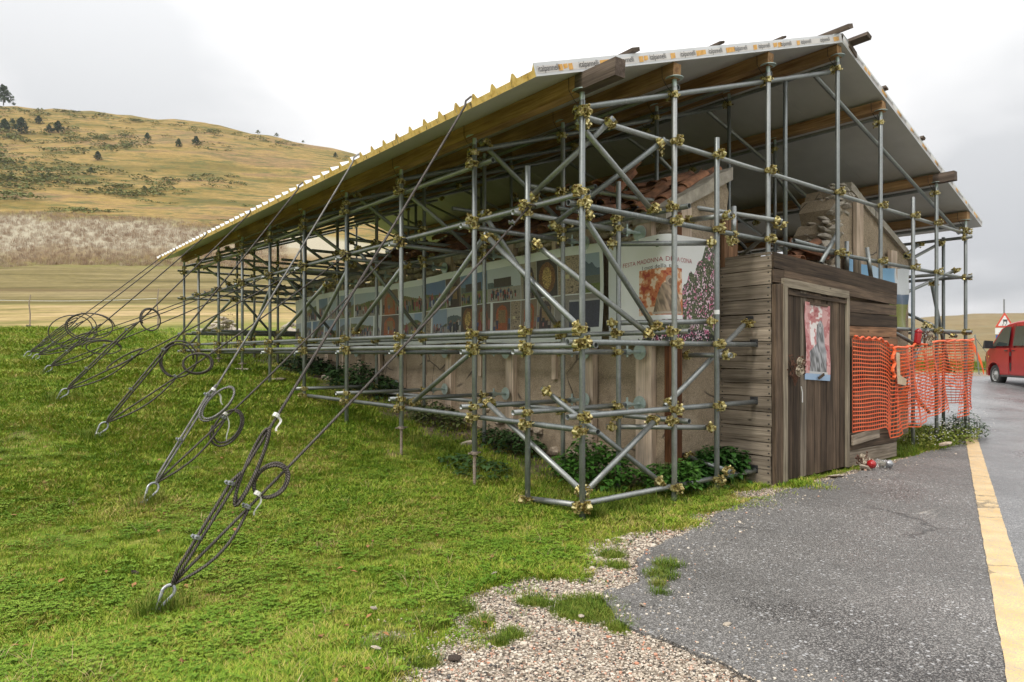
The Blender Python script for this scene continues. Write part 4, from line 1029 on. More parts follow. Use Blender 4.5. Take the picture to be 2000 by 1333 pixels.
# ------------------------------------------------------------------ shed
SX0,SX1,SY0,SY1=2.47,5.31,-.13,.455
sh=empty('wooden_shed',(0,0,0),label='weathered grey-brown plank lean-to shed with a tall door against the chapel front',cat='shed')
z=.0; k=0
hs=[.15,.13,.14,.15,.15,.15,.13,.14,.14,.14,.14,.13,.15,.14,.15,.14,.13]
for h in hs:
    if z>2.28: break
    zt=min(z+h-.004,2.30); 
    plank('board',(SX0+.012,SY0+.005+random.uniform(-.004,.01),(z+zt)/2),(SX0+.012,SY1,(z+zt)/2+random.uniform(-.004,.004)),zt-z-.004,.024,M['greywood'],sh,wob=.0035); z+=h
# dark notches where the tubes enter
b=MB()
for (y,z_) in ((.05,.125),(.05,.81),(.05,1.385),(.1,1.62)): b.box((SX0-.002,y+.01,z_+.015),(.006,.085,.075))
b.build('tube_hole',M['ink'],sh)
b=MB(); b.box((SX0+.06,(SY0+SY1)/2,1.13),(.06,SY1-SY0-.06,2.2)); b.box(((SX0+SX1)/2,SY0+.06,1.1),(SX1-SX0-.1,.03,2.15)); b.box(((SX0+SX1)/2,(SY0+SY1)/2+.02,2.17),(SX1-SX0-.06,SY1-SY0-.04,.03)); b.build('frame',M['darkwood'],sh)
FY_=SY0-.012
# front boards right of the door, bottom to top
DX1=3.92
z=.02
for i,h in enumerate([.18,.13,.15,.14,.15,.14,.15,.14,.15,.135,.125,.15,.13]):
    mt=M['warmwood'] if i in (9,10) else M['darkwood']
    if z+h>2.0: break
    xe=SX1-random.uniform(0,.03)
    plank('board',(DX1+.075,FY_-random.uniform(0,.006),z+h/2),(xe,FY_-random.uniform(0,.006),z+h/2+random.uniform(-.004,.004)),h-.006,.024,M['greywood'] if i==0 else mt,sh,up=(0,0,1),wob=.003); z+=h
zt=z
plank('board',(2.66,FY_-.0,2.065),(SX1-.01,FY_-.0,z+.075),.14,.024,M['darkwood'],sh,wob=.003)
plank('board',(SX0+.0,FY_-.002,2.215),(SX1-.005,FY_-.002,z+.20),.15,.024,M['darkwood'],sh,wob=.003)
plank('board',(SX0,FY_-.001,2.06),(2.655,FY_-.001,2.06),.13,.024,M['darkwood'],sh)
# corner post, door frame
plank('corner_post',(SX0+.065,FY_-.012,.0),(SX0+.065,FY_-.012,1.98),.125,.045,M['darkwood'],sh,up=(1,0,0),wob=.003)
plank('door_jamb',(2.635,FY_-.02,-.0),(2.635,FY_-.02,1.97),.075,.05,M['framewood'],sh,up=(1,0,0),wob=.003)
plank('door_jamb',(3.955,FY_-.02,.03),(3.955,FY_-.02,1.93),.055,.05,M['framewood'],sh,up=(1,0,0),wob=.003)
plank('door_lintel',(2.60,FY_-.021,2.0),(3.97,FY_-.021,1.945),.085,.05,M['framewood'],sh,wob=.003)
door=empty('door'); door.parent=sh; door['label']='vertical plank door with religious poster and dried flowers'
x=2.68; ws=[.13,.14,.13,.15,.14,.14,.14,.14,.13]
for i,w in enumerate(ws):
    if x+w>3.93: w=3.925-x
    plank('board',(x+w/2,FY_-.008-random.uniform(0,.008),.03+.01*i/9),(x+w/2,FY_-.008-random.uniform(0,.006),1.94-.04*i/9),w-.009,.024,M['darkwood'] if i not in (2,) else M['greywood'],door,up=(1,0,0),wob=.002); x+=w
plank('rail',(2.69,FY_-.03,1.90),(3.92,FY_-.03,1.865),.035,.02,M['darkwood'],door)
# boards that hold the net
plank('net_batten',(4.06,FY_-.035,.42),(4.06,FY_-.035,1.42),.06,.025,M['darkwood'],sh,up=(1,0,0))
plank('net_batten',(4.03,FY_-.04,1.42),(4.62,FY_-.04,1.41),.10,.025,M['darkwood'],sh)
plank('net_batten',(4.05,FY_-.04,.32),(4.72,FY_-.04,.36),.11,.025,M['greywood'],sh)
# nail heads down the side boards
b=MB()
z=0
for h in hs:
    for y in (SY0+.03,SY0+.035,SY1-.02):
        for q in (.03,h-.035):
            if z+q<2.28: b.box((SX0-.0015,y+random.uniform(-.01,.01),z+q),(.003,.012,.012))
    z+=h
tag(b.build('nail_heads',M['ink'],sh),kind='stuff')

# ------------------------------------------------------------------ printed fabrics
def printed(name, nu, nv, posf, img, **k):
    """flat print on cloth: img is (nv, nu, 3) linear colours, row 0 at the bottom"""
    s,t=np.meshgrid((np.arange(nu+1))/nu,(np.arange(nv+1))/nv); V=[posf(a,b_) for a,b_ in zip(s.ravel(),t.ravel())]
    i=np.arange(nv)[:,None]*(nu+1)+np.arange(nu)[None,:]; F=np.stack([i,i+1,i+nu+2,i+nu+1],-1).reshape(-1,4)
    me=bpy.data.meshes.new(name); me.from_pydata(V,[],F.tolist()); me.polygons.foreach_set('use_smooth',[True]*len(F))
    ca=me.color_attributes.new('print','FLOAT_COLOR','CORNER'); c=np.repeat(np.clip(img,0,1).reshape(-1,3),4,axis=0); c=np.concatenate([c,np.ones((len(c),1))],1); ca.data.foreach_set('color',c.ravel().astype(np.float32))
    m=NT(name+'_print'); m.b.inputs['Roughness'].default_value=.42
    m.t.links.new(m.attr('print','Color'),m.b.inputs['Base Color']); me.materials.append(m.m)
    return tag(obj(name,me),**k)
class Img:
    def __init__(s,w,h,c): s.a=np.ones((h,w,3))*np.array(c); s.w=w; s.h=h; s.y,s.x=np.mgrid[0:h,0:w]
    def rect(s,x0,y0,x1,y1,c,n=0): 
        m=(s.x>=x0)&(s.x<x1)&(s.y>=y0)&(s.y<y1); s.put(m,c,n)
    def put(s,m,c,n=0):
        v=np.array(c)*np.ones((m.sum(),1)); 
        if n: v=v*(1+n*rng.uniform(-1,1,(m.sum(),1)))
        s.a[m]=v
    def ell(s,cx,cy,rx,ry,c,n=0): s.put(((s.x-cx)/rx)**2+((s.y-cy)/ry)**2<1,c,n)
SKYB=[(.14,.22,.34),(.24,.32,.42),(.38,.44,.48),(.46,.50,.52),(.12,.19,.34)]
GRN=[(.09,.12,.035),(.13,.15,.05),(.08,.10,.05),(.16,.15,.06)]
CLO=[(.03,.03,.05),(.25,.05,.05),(.05,.07,.16),(.4,.4,.4),(.02,.02,.02),(.30,.12,.10),(.08,.12,.2),(.22,.18,.14),(.05,.05,.08),(.03,.03,.03)]
def photo(im,x0,y0,x1,y1,kind,r):
    w=x1-x0; h=y1-y0
    def people(n,yb,hh):
        for _ in range(n):
            px_=r.uniform(x0+2,x1-2); k_=hh*r.uniform(.7,1.1); c=r.choice(CLO); wd=max(1.0,k_*.16)
            c2=r.choice(CLO); bb=yb+r.uniform(-.05,.08)*h
            m=lambda xx,yy,ww,h2: im.rect(max(x0,xx-ww),max(y0,yy),min(x1,xx+ww),min(y1,yy+h2),c)
            im.rect(max(x0,px_-wd*.7),bb,min(x1,px_+wd*.7),min(y1,bb+k_*.5),c2); im.rect(max(x0,px_-wd),bb+k_*.45,min(x1,px_+wd),min(y1,bb+k_*.85),c)
            im.rect(max(x0,px_-wd*.5),bb+k_*.85,min(x1,px_+wd*.5),min(y1,bb+k_*1.02),(.25,.14,.09))
    if kind in('crowd','road','sky'):
        im.rect(x0,y0,x1,y1,r.choice(SKYB),.03); hl=y0+h*(.62 if kind=='crowd' else .5 if kind=='road' else .35)
        hx=(im.x-x0)/max(w,1); m=(im.x>=x0)&(im.x<x1)&(im.y>=y0)&(im.y<hl+h*.10*np.sin(hx*3+r.uniform(0,6))); im.put(m,(.09,.12,.12) if r.random()<.4 else r.choice(GRN),.25)
        im.rect(x0,y0,x1,y0+h*(.30 if kind!='road' else .40),r.choice([(.26,.25,.23),(.30,.28,.24),(.15,.18,.06)]),.15)
        if kind=='road': im.rect(x0+w*.2,y0+h*.42,x0+w*.75,y0+h*.70,(.06,.045,.04),.2)
        people(int(w/3.2)+3,y0+h*.06,h*(.45 if kind=='crowd' else .3))
    elif kind=='arch':
        im.rect(x0,y0,x1,y1,r.choice([(.20,.15,.10),(.30,.26,.20),(.12,.08,.06)]),.15); cx=(x0+x1)/2
        m=(np.abs(im.x-cx)<w*.33)&(im.y>=y0)&(((im.y<y0+h*.55))|(((im.x-cx)/(w*.33))**2+((im.y-y0-h*.55)/(h*.35))**2<1)); im.put(m,r.choice([(.20,.05,.02),(.32,.09,.03),(.05,.03,.03)]),.3)
        m=(np.abs(im.x-cx)<w*.2)&(np.abs(im.y-y0-h*.5)<h*.22); im.put(m,(.22,.14,.06),.3); people(3,y0+h*.04,h*.42)
    elif kind=='dark':
        im.rect(x0,y0,x1,y1,(.045,.035,.03),.3); m=(((im.x-(x0+x1)/2)/(w*.38))**2+((im.y-y0-h*.5)/(h*.42))**2<1); im.put(m,(.16,.07,.02),.5); m=(((im.x-(x0+x1)/2)/(w*.2))**2+((im.y-y0-h*.5)/(h*.3))**2<1); im.put(m,(.36,.24,.07),.7)
    elif kind=='stone':
        im.rect(x0,y0,x1,y1,(.30,.235,.16),.35)
        for _ in range(int(w*h/40)): im.rect(*(lambda a,b_: (a,b_,a+r.uniform(2,5),b_+1))(r.uniform(x0,x1-4),r.uniform(y0,y1-1)),(.10,.075,.05))
        im.rect(x0+w*.25,y0+h*.4,x0+w*.5,y0+h*.5,(.5,.45,.25))
    elif kind=='mount':
        im.rect(x0,y0,x1,y1,(.30,.38,.46),.03); hx=(im.x-x0)/w; m=(im.x>=x0)&(im.x<x1)&(im.y>=y0)&(im.y<y0+h*(.80-.22*hx**2+.03*np.sin(hx*14))); im.put(m,(.09,.13,.17),.08)
        im.rect(x0,y0,x1,y0+h*.42,(.13,.14,.11),.15); im.rect(x0,y0,x1,y0+h*.22,(.12,.16,.04),.2)
    elif kind=='shadow':
        im.rect(x0,y0,x1,y1,(.24,.22,.20),.1); im.rect(x0+w*.35,y0,x1,y0+h*.8,(.045,.05,.075),.2); im.rect(x0+w*.35,y0+h*.8,x1,y0+h*.84,(.4,.4,.4))
    im.rect(x0,y0,x0+1,y1,(.4,.4,.38))
bl=8.56; NU,NV=860,96
im=Img(NU,NV,(.68,.71,.69))
def uy(u): 
    k=(u-1000)/1322; y=(1.749-6.169*k)/(.6256+.7802*k); return (9.76-y)/bl*NU
r=random.Random(9)
top=[(1145,1178,'mount'),(1097,1145,'stone'),(1055,1097,'dark'),(1022,1055,'arch'),(961,1022,'road'),(905,961,'road'),(879,905,'arch'),(829,879,'crowd'),(790,829,'crowd'),(751,786,'arch'),(700,748,'crowd'),(672,698,'road'),(650,672,'sky'),(628,647,'crowd'),(600,622,'crowd')]
bot=[(1090,1178,'shadow'),(1057,1090,'arch'),(1022,1057,'arch'),(1003,1022,'stone'),(970,1003,'arch'),(936,966,'arch'),(905,936,'dark'),(880,905,'crowd'),(852,880,'sky'),(830,850,'stone'),(814,829,'crowd'),(792,814,'crowd'),(751,786,'arch'),(735,750,'sky'),(690,733,'crowd'),(668,688,'crowd'),(640,662,'sky'),(615,638,'crowd'),(597,613,'crowd'),(582,595,'road')]
for u0,u1,kd in top: photo(im,uy(u0),NV*.50,uy(u1),NV*.90,kd,r)
for u0,u1,kd in bot: photo(im,uy(u0),NV*.13,uy(u1),NV*.485,kd,r)
def bpos(s,t):
    y=9.76-s*bl; wv=.012*math.sin(y*5.1+t*2)+.008*math.sin(y*13+1)
    zt=2.40+.035*math.sin(s*9)-.05*(1-s)**2+.04*s; zb=1.43+.01*math.sin(s*20)
    return (1.475+wv+.02*math.sin(t*3.14),y,zb+(zt-zb)*t)
printed('photo_banner',NU,NV,bpos,im.a,label='long printed banner of festival snapshots tied along the chapel side wall',cat='banner')
# festival banner bent round the chapel corner
FL=1.50; FA=.62; FR=.12
def fpos(s,t,d=0.0):
    a=s*FL; wv=.010*math.sin(a*9+t*2.5)
    q=FR*math.pi/2
    if a<FA: x,y,nx,ny=1.475,.36+FR+FA-a,-1,0
    elif a<FA+q: th=(a-FA)/FR; x,y,nx,ny=1.475+FR*(1-math.cos(th)),.36+FR-FR*math.sin(th),-math.cos(th),-math.sin(th)
    else: x,y,nx,ny=1.475+FR+(a-FA-q),.36,0,-1
    zt=2.425+.02*math.sin(s*3.14)-.03*(1-s)*(1-s); zb=1.40
    w=wv+d; return (x+nx*w,y+ny*w,zb+(zt-zb)*t)
NU2,NV2=330,226; im=Img(NU2,NV2,(.78,.79,.775))
S=lambda a:a/FL*NU2; Z=lambda z:(z-1.40)/1.02*NV2
im.rect(0,0,S(.14),NV2,(.62,.65,.64)); im.rect(S(.14),0,S(.15),NV2,(.80,.80,.80))
im.rect(S(.39),Z(1.66),S(.92),Z(2.10),(.50,.15,.055),.15)
m=(im.x>S(.39))&(im.x<S(.92))&(im.y>Z(1.66))&(im.y<Z(2.10)); nn=vnoise(im.x,im.y,14,3)*.6+vnoise(im.x,im.y,5,4)*.4
im.put(m&(nn>.50),(.62,.30,.14),.12); im.put(m&(nn>.60),(.74,.58,.44),.1); im.put(m&(nn<.30),(.36,.05,.025),.15)
# a seated robed figure in stone (plain)
fx=S(.74)
m=(np.abs(im.x-fx)<S(.17)*np.clip((Z(2.02)-im.y)/(Z(2.02)-Z(1.68)),0,1)**.6)&(im.y>Z(1.68))&(im.y<Z(1.96)); fold=np.clip(vnoise(im.x+im.y*.35,im.y*.3,3.2,9)*1.5-.25,0,1)
im.a[m]=(np.array([.30,.22,.15])*(0.5+.9*fold[...,None]))[m]; im.ell(fx,Z(1.985),S(.035),S(.045),(.40,.31,.23),.15); im.ell(fx+2,Z(1.975),S(.018),S(.028),(.16,.11,.08),.15)
im.rect(fx-S(.18),Z(1.67),fx+S(.16),Z(1.69),(.45,.38,.30),.15)
# blossom bush: pink and white flowers over dark green, rising to the right
diag=Z(1.44)+(Z(2.40)-Z(1.44))*np.clip((im.x-S(.38))/(S(1.36)-S(.38)),0,1)**1.25+6*np.sin(im.x*.25)+5*np.sin(im.x*.11+2)
m=(im.y<diag)&(im.x>S(.38))&~((im.x<S(.92))&(im.y>Z(1.62)))
im.put(m,(.07,.085,.045),.6)
n2=vnoise(im.x,im.y,9,7); n3=vnoise(im.x,im.y,2.6,8)
im.put(m&(n3>.55),(.16,.18,.10),.4); im.put(m&(n3>.57)&(n2>.38),(.62,.36,.47),.25); im.put(m&(n3>.67)&(n2>.35),(.78,.62,.70),.2); im.put(m&(n3>.66)&(n2>.66),(.60,.14,.28),.2)
m=m&(im.y<Z(1.52))&(n3<.62); im.put(m,(.03,.035,.03),.5)
im.ell(S(.63),Z(2.325),S(.026),S(.026)*1.0,(.10,.16,.06)); im.ell(S(.63),Z(2.335),S(.018),S(.02),(.78,.79,.775)); im.rect(S(.622),Z(2.31),S(.638),Z(2.35),(.45,.04,.04)); im.rect(S(.615),Z(2.365),S(.645),Z(2.375),(.08,.08,.08))
fb=printed('festival_banner',NU2,NV2,fpos,im.a,label='white festival banner with red title and pink blossom bent round the chapel corner',cat='banner')
def btext(txt,a0,a1,z,size,mt,parent,name='lettering',sag=0):
    cu=bpy.data.curves.new('lettering','FONT'); cu.body=txt; cu.size=size; cu.resolution_u=3; cu.offset=-.0005*size/.06; to=bpy.data.objects.new('t',cu); COL.objects.link(to); dg=bpy.context.evaluated_depsgraph_get(); me=bpy.data.meshes.new_from_object(to.evaluated_get(dg)); bpy.data.objects.remove(to)
    me.materials.clear(); me.materials.append(mt)
    xs=[v.co.x for v in me.vertices]; w=max(xs)-min(xs); x0=min(xs)
    for v in me.vertices:
        a=a0+(v.co.x-x0)/w*(a1-a0); t=(z+v.co.y-1.40)/1.02; t+=sag*math.sin((a-a0)/(a1-a0)*3.14); v.co=fpos(a/FL,t,.004)
    return obj(name,me,parent)
btext('FESTA MADONNA DELLA CONA',.19,1.08,2.165,.062,M['redink'],fb)
btext('I moti della terra',.44,.86,2.105,.055,M['ink'],fb)
btext('Natività di Maria 8 settembre',.26,.62,1.555,.018,M['ink'],fb) if False else None
# door poster
NU3,NV3=90,170; im=Img(NU3,NV3,(.45,.17,.17)); nn=vnoise(im.x,im.y,16,5)*.6+vnoise(im.x,im.y,5,6)*.4
im.put(nn>.48,(.58,.32,.31),.08); im.put((nn>.56)&(np.abs(im.x-40)<22)&(im.y>70),(.72,.66,.64),.08); im.put(nn<.28,(.34,.07,.08),.1)
fold=np.clip(vnoise(im.x+im.y*.25,im.y*.35,4.0,19)*1.7-.35,0,1)
wd=np.interp(im.y,[18,40,62,80,100,122,132],[30,30,32,16,15,11,4]); cx=np.interp(im.y,[18,60,80,130],[46,44,56,57]); m=(np.abs(im.x-cx)<wd)&(im.y>17)&(im.y<134); im.a[m]=(np.array([.26,.26,.27])*(.35+1.25*fold[...,None]*(.6+.4*nn[...,None])))[m]
im.ell(56,124,6,8,(.42,.42,.43),.1); im.ell(56,123,3,5,(.16,.16,.17)); im.rect(16,14,80,19,(.5,.5,.5),.1); im.rect(0,0,90,14,(.30,.42,.58),.06)
def dpos(s,t):
    x=3.015+s*.515; z=1.03+t*.80; return (x+.006*math.sin(t*5),FY_-.032-.012*math.sin(t*4+s)**2-.01*abs(s-.5),z-.03*s)
pst=printed('door_poster',NU3,NV3,dpos,im.a,label='faded pink and white poster of a grey seated statue nailed on the shed door',cat='poster')
plank('batten',(3.10,FY_-.055,1.812),(3.46,FY_-.055,1.800),.025,.012,M['darkwood'],pst)
plank('batten',(3.27,FY_-.055,1.035),(3.38,FY_-.055,1.075),.028,.012,M['darkwood'],pst)
# second banner, right of the shed
NU4,NV4=120,90; im=Img(NU4,NV4,(.22,.42,.62)); nn=vnoise(im.x,im.y,22,5); im.put(nn>.55,(.42,.56,.68),.03); im.put(im.x>88,(.60,.63,.64),.03); im.put((im.x>80)&(im.y<38),(.24,.26,.07),.15); im.put((im.x>80)&(im.y<52)&(im.y>=38),(.10,.15,.22),.1)
def b2pos(s,t):
    x=5.0+s*2.0; zt=2.52-.06*math.sin(s*3.1)+.02*s; zb=1.62
    return (x,.36+.03*math.sin(s*20+t*3)+.015*math.sin(t*9),zb+(zt-zb)*t)
printed('landscape_banner',NU4,NV4,b2pos,im.a,label='creased blue sky banner hanging behind the shed on its right',cat='banner')
# ------------------------------------------------------------------ orange safety net
def netpath(a):
    # a in metres along the net from the shed door jamb
    pts=[(3.99,-.205),(5.30,-.20),(6.0,-.12),(7.0,-.10),(8.10,-.09),(8.30,.06),(8.25,.5)]
    L=0
    for (ax,ay),(bx,by) in zip(pts[:-1],pts[1:]):
        d=math.hypot(bx-ax,by-ay)
        if a<=L+d or (bx,by)==pts[-1]: t=(a-L)/d; return ax+(bx-ax)*t, ay+(by-ay)*t
        L+=d
def netpos(a,t,layer=0):
    x,y=netpath(a)
    zt=np.interp(a,[0,.7,1.0,1.5,2.2,3.0,4.2,4.8],[1.46,1.44,1.36,1.38,1.42,1.47,1.50,1.50]); zb=np.interp(a,[0,.9,1.0,1.8,2.4,2.9,3.0,3.4,4.0,4.3,4.8],[.42,.44,.27,.36,.42,.46,.52,.38,.42,.5,.55])
    z=zb+(zt-zb)*t; fold=.0 if a<1.2 else .035
    y+=-.012-fold*math.sin(a*7+t*5)*(1-.3*t)-.02*math.sin(a*17+t*3)*(a>1)-layer*.0
    z+= .004*math.sin(a*9+t*9)+(.03*math.sin(a*4.5+1.5)*(a>1.2))*(1-t)-.05*a*(a<1.0)*(1-t)*.5
    return Vector((x,y,z))
net=MB(); LN=4.75; TT=.0016
def ribbon(p,q,w,out):
    d=(q-p).normalized(); s=d.cross(out).normalized()*w/2; o_=out*TT
    b=len(net.V); net.V+=[tuple(v) for v in (p-s-o_,p+s-o_,q+s-o_,q-s-o_,p-s+o_,p+s+o_,q+s+o_,q-s+o_)]
    F=[(0,1,2,3),(7,6,5,4),(0,4,5,1),(2,6,7,3)]; net.F+=[tuple(b+i for i in f) for f in F]; net.I+=[0]*4
NR=23; NC=88
rn=random.Random(3)
P_=[[netpos(LN*j/NC+rn.uniform(-.004,.004),i/NR) for j in range(NC+1)] for i in range(NR+1)]
for i in range(NR+1):
    for j in range(NC):
        o_=Vector((0,-1,0)) if j<NC-12 else Vector((.7,-.7,0)).normalized()
        if i<NR*.42 and 58<j<66 and i<9: continue
        ribbon(P_[i][j],P_[i][j+1],.0135 if i%1==0 else .01,o_)
for j in range(NC+1):
    for i in range(NR):
        o_=Vector((0,-1,0)) if j<NC-12 else Vector((.7,-.7,0)).normalized()
        if i<9 and 58<j<66: continue
        m=(P_[i][j]+P_[i+1][j])/2; ribbon(P_[i][j],P_[i+1][j],.0062,o_)
nt1=net.build('safety_net',M['orange'],label=None) if False else net.build('safety_net',M['orange'])
tag(nt1,label='torn orange plastic safety net stretched from the shed front across the right scaffold bay',cat='safety net')
b=MB()
pts=[netpos(a/40*1.0,1.0)+Vector((0,-.02,.02+.012*math.sin(a))) for a in range(0,41)]; b.tube(pts,.012,6)
pts=[netpos(1.0+a/60*3.7,1.0)+Vector((0,-.01,.008*math.sin(a*.9))) for a in range(0,61)]; b.tube(pts,[.010+.008*abs(math.sin(i*.7+math.sin(i*2.1))) for i in range(61)],6)
pts=[netpos(.98,1.0-i/12*.34)+Vector((.03*math.sin(i*1.3),-.035,0)) for i in range(13)]; b.tube(pts,[.012+.012*abs(math.sin(i*1.9)) for i in range(13)],6)
b.build('gathered_edge',M['orange'],nt1)
net=MB()   # slack rear layer of the same net
for i in range(18):
    for j in range(40):
        p=lambda ii,jj: Vector((5.75+2.35*jj/40,.28+.06*math.sin(jj*.5+ii*.3),.52+.80*ii/18+.05*math.sin(jj*.35)))
        ribbon(p(i,j),p(i,j+1),.015,Vector((0,-1,0))); ribbon(p(i,j),p(i+1,j),.0075,Vector((0,-1,0)))
net.build('rear_layer',M['orange'],nt1)
b=MB(); b.poly_extrude([(5.06,.93),(5.30,.90),(5.31,.98),(5.13,1.03),(5.11,1.30),(5.01,1.31)],'y',-.262,-.256); tag(b.build('card_tag',M['cardboard']),label='tan torn card tag hanging on the orange net',cat='tag')
# red grave lantern and dried bouquet on top of the net
def lathe(prof,n=18,mi=0):
    V=[];F=[]
    for (r_,z) in prof:
        for k in range(n): a=2*math.pi*k/n; V.append((r_*math.cos(a),r_*math.sin(a),z))
    for i in range(len(prof)-1):
        for k in range(n): F.append((i*n+k,i*n+(k+1)%n,(i+1)*n+(k+1)%n,(i+1)*n+k))
    return V,F
def lantern(loc,rot,label,body='redplastic'):
    t=empty('grave_lantern',loc,label=label,cat='lantern'); t.rotation_euler=rot
    b=MB(); b.add(*lathe([(0,0),(.042,0),(.045,.02),(.041,.05),(.044,.13),(.038,.15)])); b.build('glass_body',M[body],t,smooth=True)
    b=MB(); b.add(*lathe([(.046,.15),(.048,.165),(.030,.185),(.012,.20),(0,.202)])); b.build('lid',M['redplastic'] if body=='redplastic' else M['galv'],t,smooth=True); return t
lantern((5.98,-.13,1.42),(0.1,.05,0),'red grave lantern propped above the orange net')
lantern((4.16,-.30,.065),(1.45,0,-.9),'red grave lantern lying on its side at the shed foot')
t=lantern((4.33,-.33,.06),(1.5,0,-.3),'clear glass jar lying on its side beside the fallen red lantern','clear')
def bouquet(loc,rot,label,n=7,scale=1.0,rose=True):
    t=empty('dried_bouquet',loc,label=label,cat='flowers'); t.rotation_euler=rot; r=random.Random(n)
    b=MB()
    for i in range(n*3):
        a=r.uniform(0,6.28); s=r.uniform(.02,.13)*scale; h=r.uniform(.12,.30)*scale
        pts=[(0,0,0),(math.cos(a)*s*.3,math.sin(a)*s*.3,h*.5),(math.cos(a)*s,math.sin(a)*s,h)]; b.tube(pts,.003,4)
        for q in range(3): V,F=box_vf((math.cos(a)*s+r.uniform(-.02,.02),math.sin(a)*s+r.uniform(-.02,.02),h+r.uniform(-.03,.02)),(.018,.012,.014)); b.add(V,F)
    b.build('stems',M['drystem'],t)
    for i in range(2 if rose else n):
        b=MB(); ph=[(-.045,-.03,.165),(-.04,-.02,.255)] if rose else [(r.uniform(-.08,.08)*scale,r.uniform(-.05,.05),r.uniform(.05,.25)*scale)]
        c=ph[i] if rose else ph[0]; rad=(.052 if i==0 else .036) if rose else .03
        for ring,(nn_,rr_) in enumerate(((9,1),(7,.72),(5,.42))):
            for k in range(nn_):
                a=2*math.pi*k/nn_+ring; x=c[0]+math.cos(a)*rad*rr_; z=c[2]+math.sin(a)*rad*rr_; y=c[1]-.012-ring*.014
                V=[(x-math.sin(a)*.018,y,z+math.cos(a)*.018),(x+math.sin(a)*.018,y,z-math.cos(a)*.018),(x+math.cos(a)*.008+math.sin(a)*.010,y-.018,z+math.sin(a)*.008-math.cos(a)*.01),(x+math.cos(a)*.008-math.sin(a)*.010,y-.018,z+math.sin(a)*.008+math.cos(a)*.01),(c[0],c[1]+.01,c[2])]
                b.add(V,[(0,1,2,3),(0,4,1)])
        b.build('rose' if rose else 'blossom',M['dryflower'],t)
    return t
bouquet((2.76,FY_-.07,.97),(.12,0,0),'dried cream roses tied to the left side of the shed door')
bouquet((6.25,-.12,1.36),(.2,0,0),'withered bouquet stuck on the net beside the red lantern',6,.8,False)
bouquet((3.98,-.34,.04),(-.3,.9,0),'withered bunch lying on the ground at the door corner',5,.6,False)
b=MB(); pts=[(2.90,FY_-.06,.96),(2.92,FY_-.062,.90),(2.925,FY_-.06,.80)]; b.tube(pts,.006,6); tag(b.build('bead_chain',M['signwhite']),label='short white bead chain hanging on the shed door',cat='chain')
rr=random.Random(8)
rock('crushed_pot',PST[1],(4.02,-.34,.04),.13,None,.8,label='pale crumpled lump beside the fallen red lantern',cat='pot'); rock('broken_brick',TL[0] if False else ST[2],(6.4,-.32,.10),.16,None,.5,label='reddish broken lump on the verge below the net',cat='brick')
rock('flat_stone',PST[0],(3.35,-.33,.02),.16,None,.25,label='flat whitish stone at the foot of the shed door',cat='stone')
# ------------------------------------------------------------------ guy cables
def tube_uv(name,pts,r,mt,parent=None,n=8,**k):
    V,F,UV=tube_vf(pts,r,n); me=mesh(name,V,F,mt,smooth=True); uv=me.uv_layers.new(name='UVMap'); rr_=r if not isinstance(r,list) else r[0]
    for p in me.polygons:
        ks=[UV[v][1] for v in p.vertices]
        for li,v in zip(p.loop_indices,p.vertices):
            kk=UV[v][1]
            if max(ks)-min(ks)>.5 and kk<.5: kk+=1
            uv.data[li].uv=(UV[v][0]/(rr_*2.6),kk*2.0)
    return tag(obj(name,me,parent),**k)
def lin(p,q,n,sag=0): 
    p=Vector(p); q=Vector(q); return [p.lerp(q,i/n)+Vector((0,0,-sag*4*(i/n)*(1-i/n))) for i in range(n+1)]
def clip(p,d,parent):
    # wire-rope grip: saddle, U-bolt and two nuts
    d=Vector(d).normalized(); u=d.cross(Vector((0,0,1))).normalized(); w=d.cross(u); p=Vector(p); b=MB()
    pts=[p+u*.017-w*.035]+[p+u*.017*math.cos(a)+w*.017*math.sin(a) for a in [i/8*math.pi for i in range(9)]]+[p-u*.017-w*.035]; b.tube(pts,.0042,6)
    for s in (-1,1): c=p+u*.017*s-w*.028; b.tube([c-w*.006,c+w*.006],.0095,6)
    m=Matrix((u,w,d)).transposed().to_4x4(); m.translation=p-w*.014; V,F=box_vf((0,0,0),(.052,.014,.022)); b.add(b.xf(V,m),F)
    return b.build('cable_clip',M['galv'],parent)
def coil(c,ax1,ax2,r1,r2,turns,rad,mt,parent,seed=0,name='coil'):
    r=random.Random(seed); c=Vector(c); ax1=Vector(ax1).normalized(); ax2=Vector(ax2).normalized(); nrm=ax1.cross(ax2); n=int(26*turns); pts=[]
    for i in range(n+1):
        a=2*math.pi*i/26; k=1+.09*math.sin(a*.37+seed)+.06*math.sin(a*2+seed*2.3)+.06*(i/n); pts.append(c+ax1*math.cos(a)*r1*k+ax2*math.sin(a)*r2*k+nrm*(.018*(i/n-.5)+.012*math.sin(a*1.3+seed)))
    return tube_uv(name,pts,rad,mt,parent)
EAVX=RIDGE-EX*1.0+.0
zE=zroof(EAVX)
ANC=[((-2.93,.06),.80,.65),((-2.62,2.12),2.85,2.79),((-2.68,4.22),4.37,4.16),((-2.85,6.05),6.20,5.53),((-2.82,8.60),8.50,6.92),((-2.85,10.5),10.70,8.30),((-2.9,11.7),12.0,9.72)]
ORD=['nearest','second nearest','third nearest','fourth','fifth','sixth','farthest']
RADC=.0092
CC=Vector(CAMP)
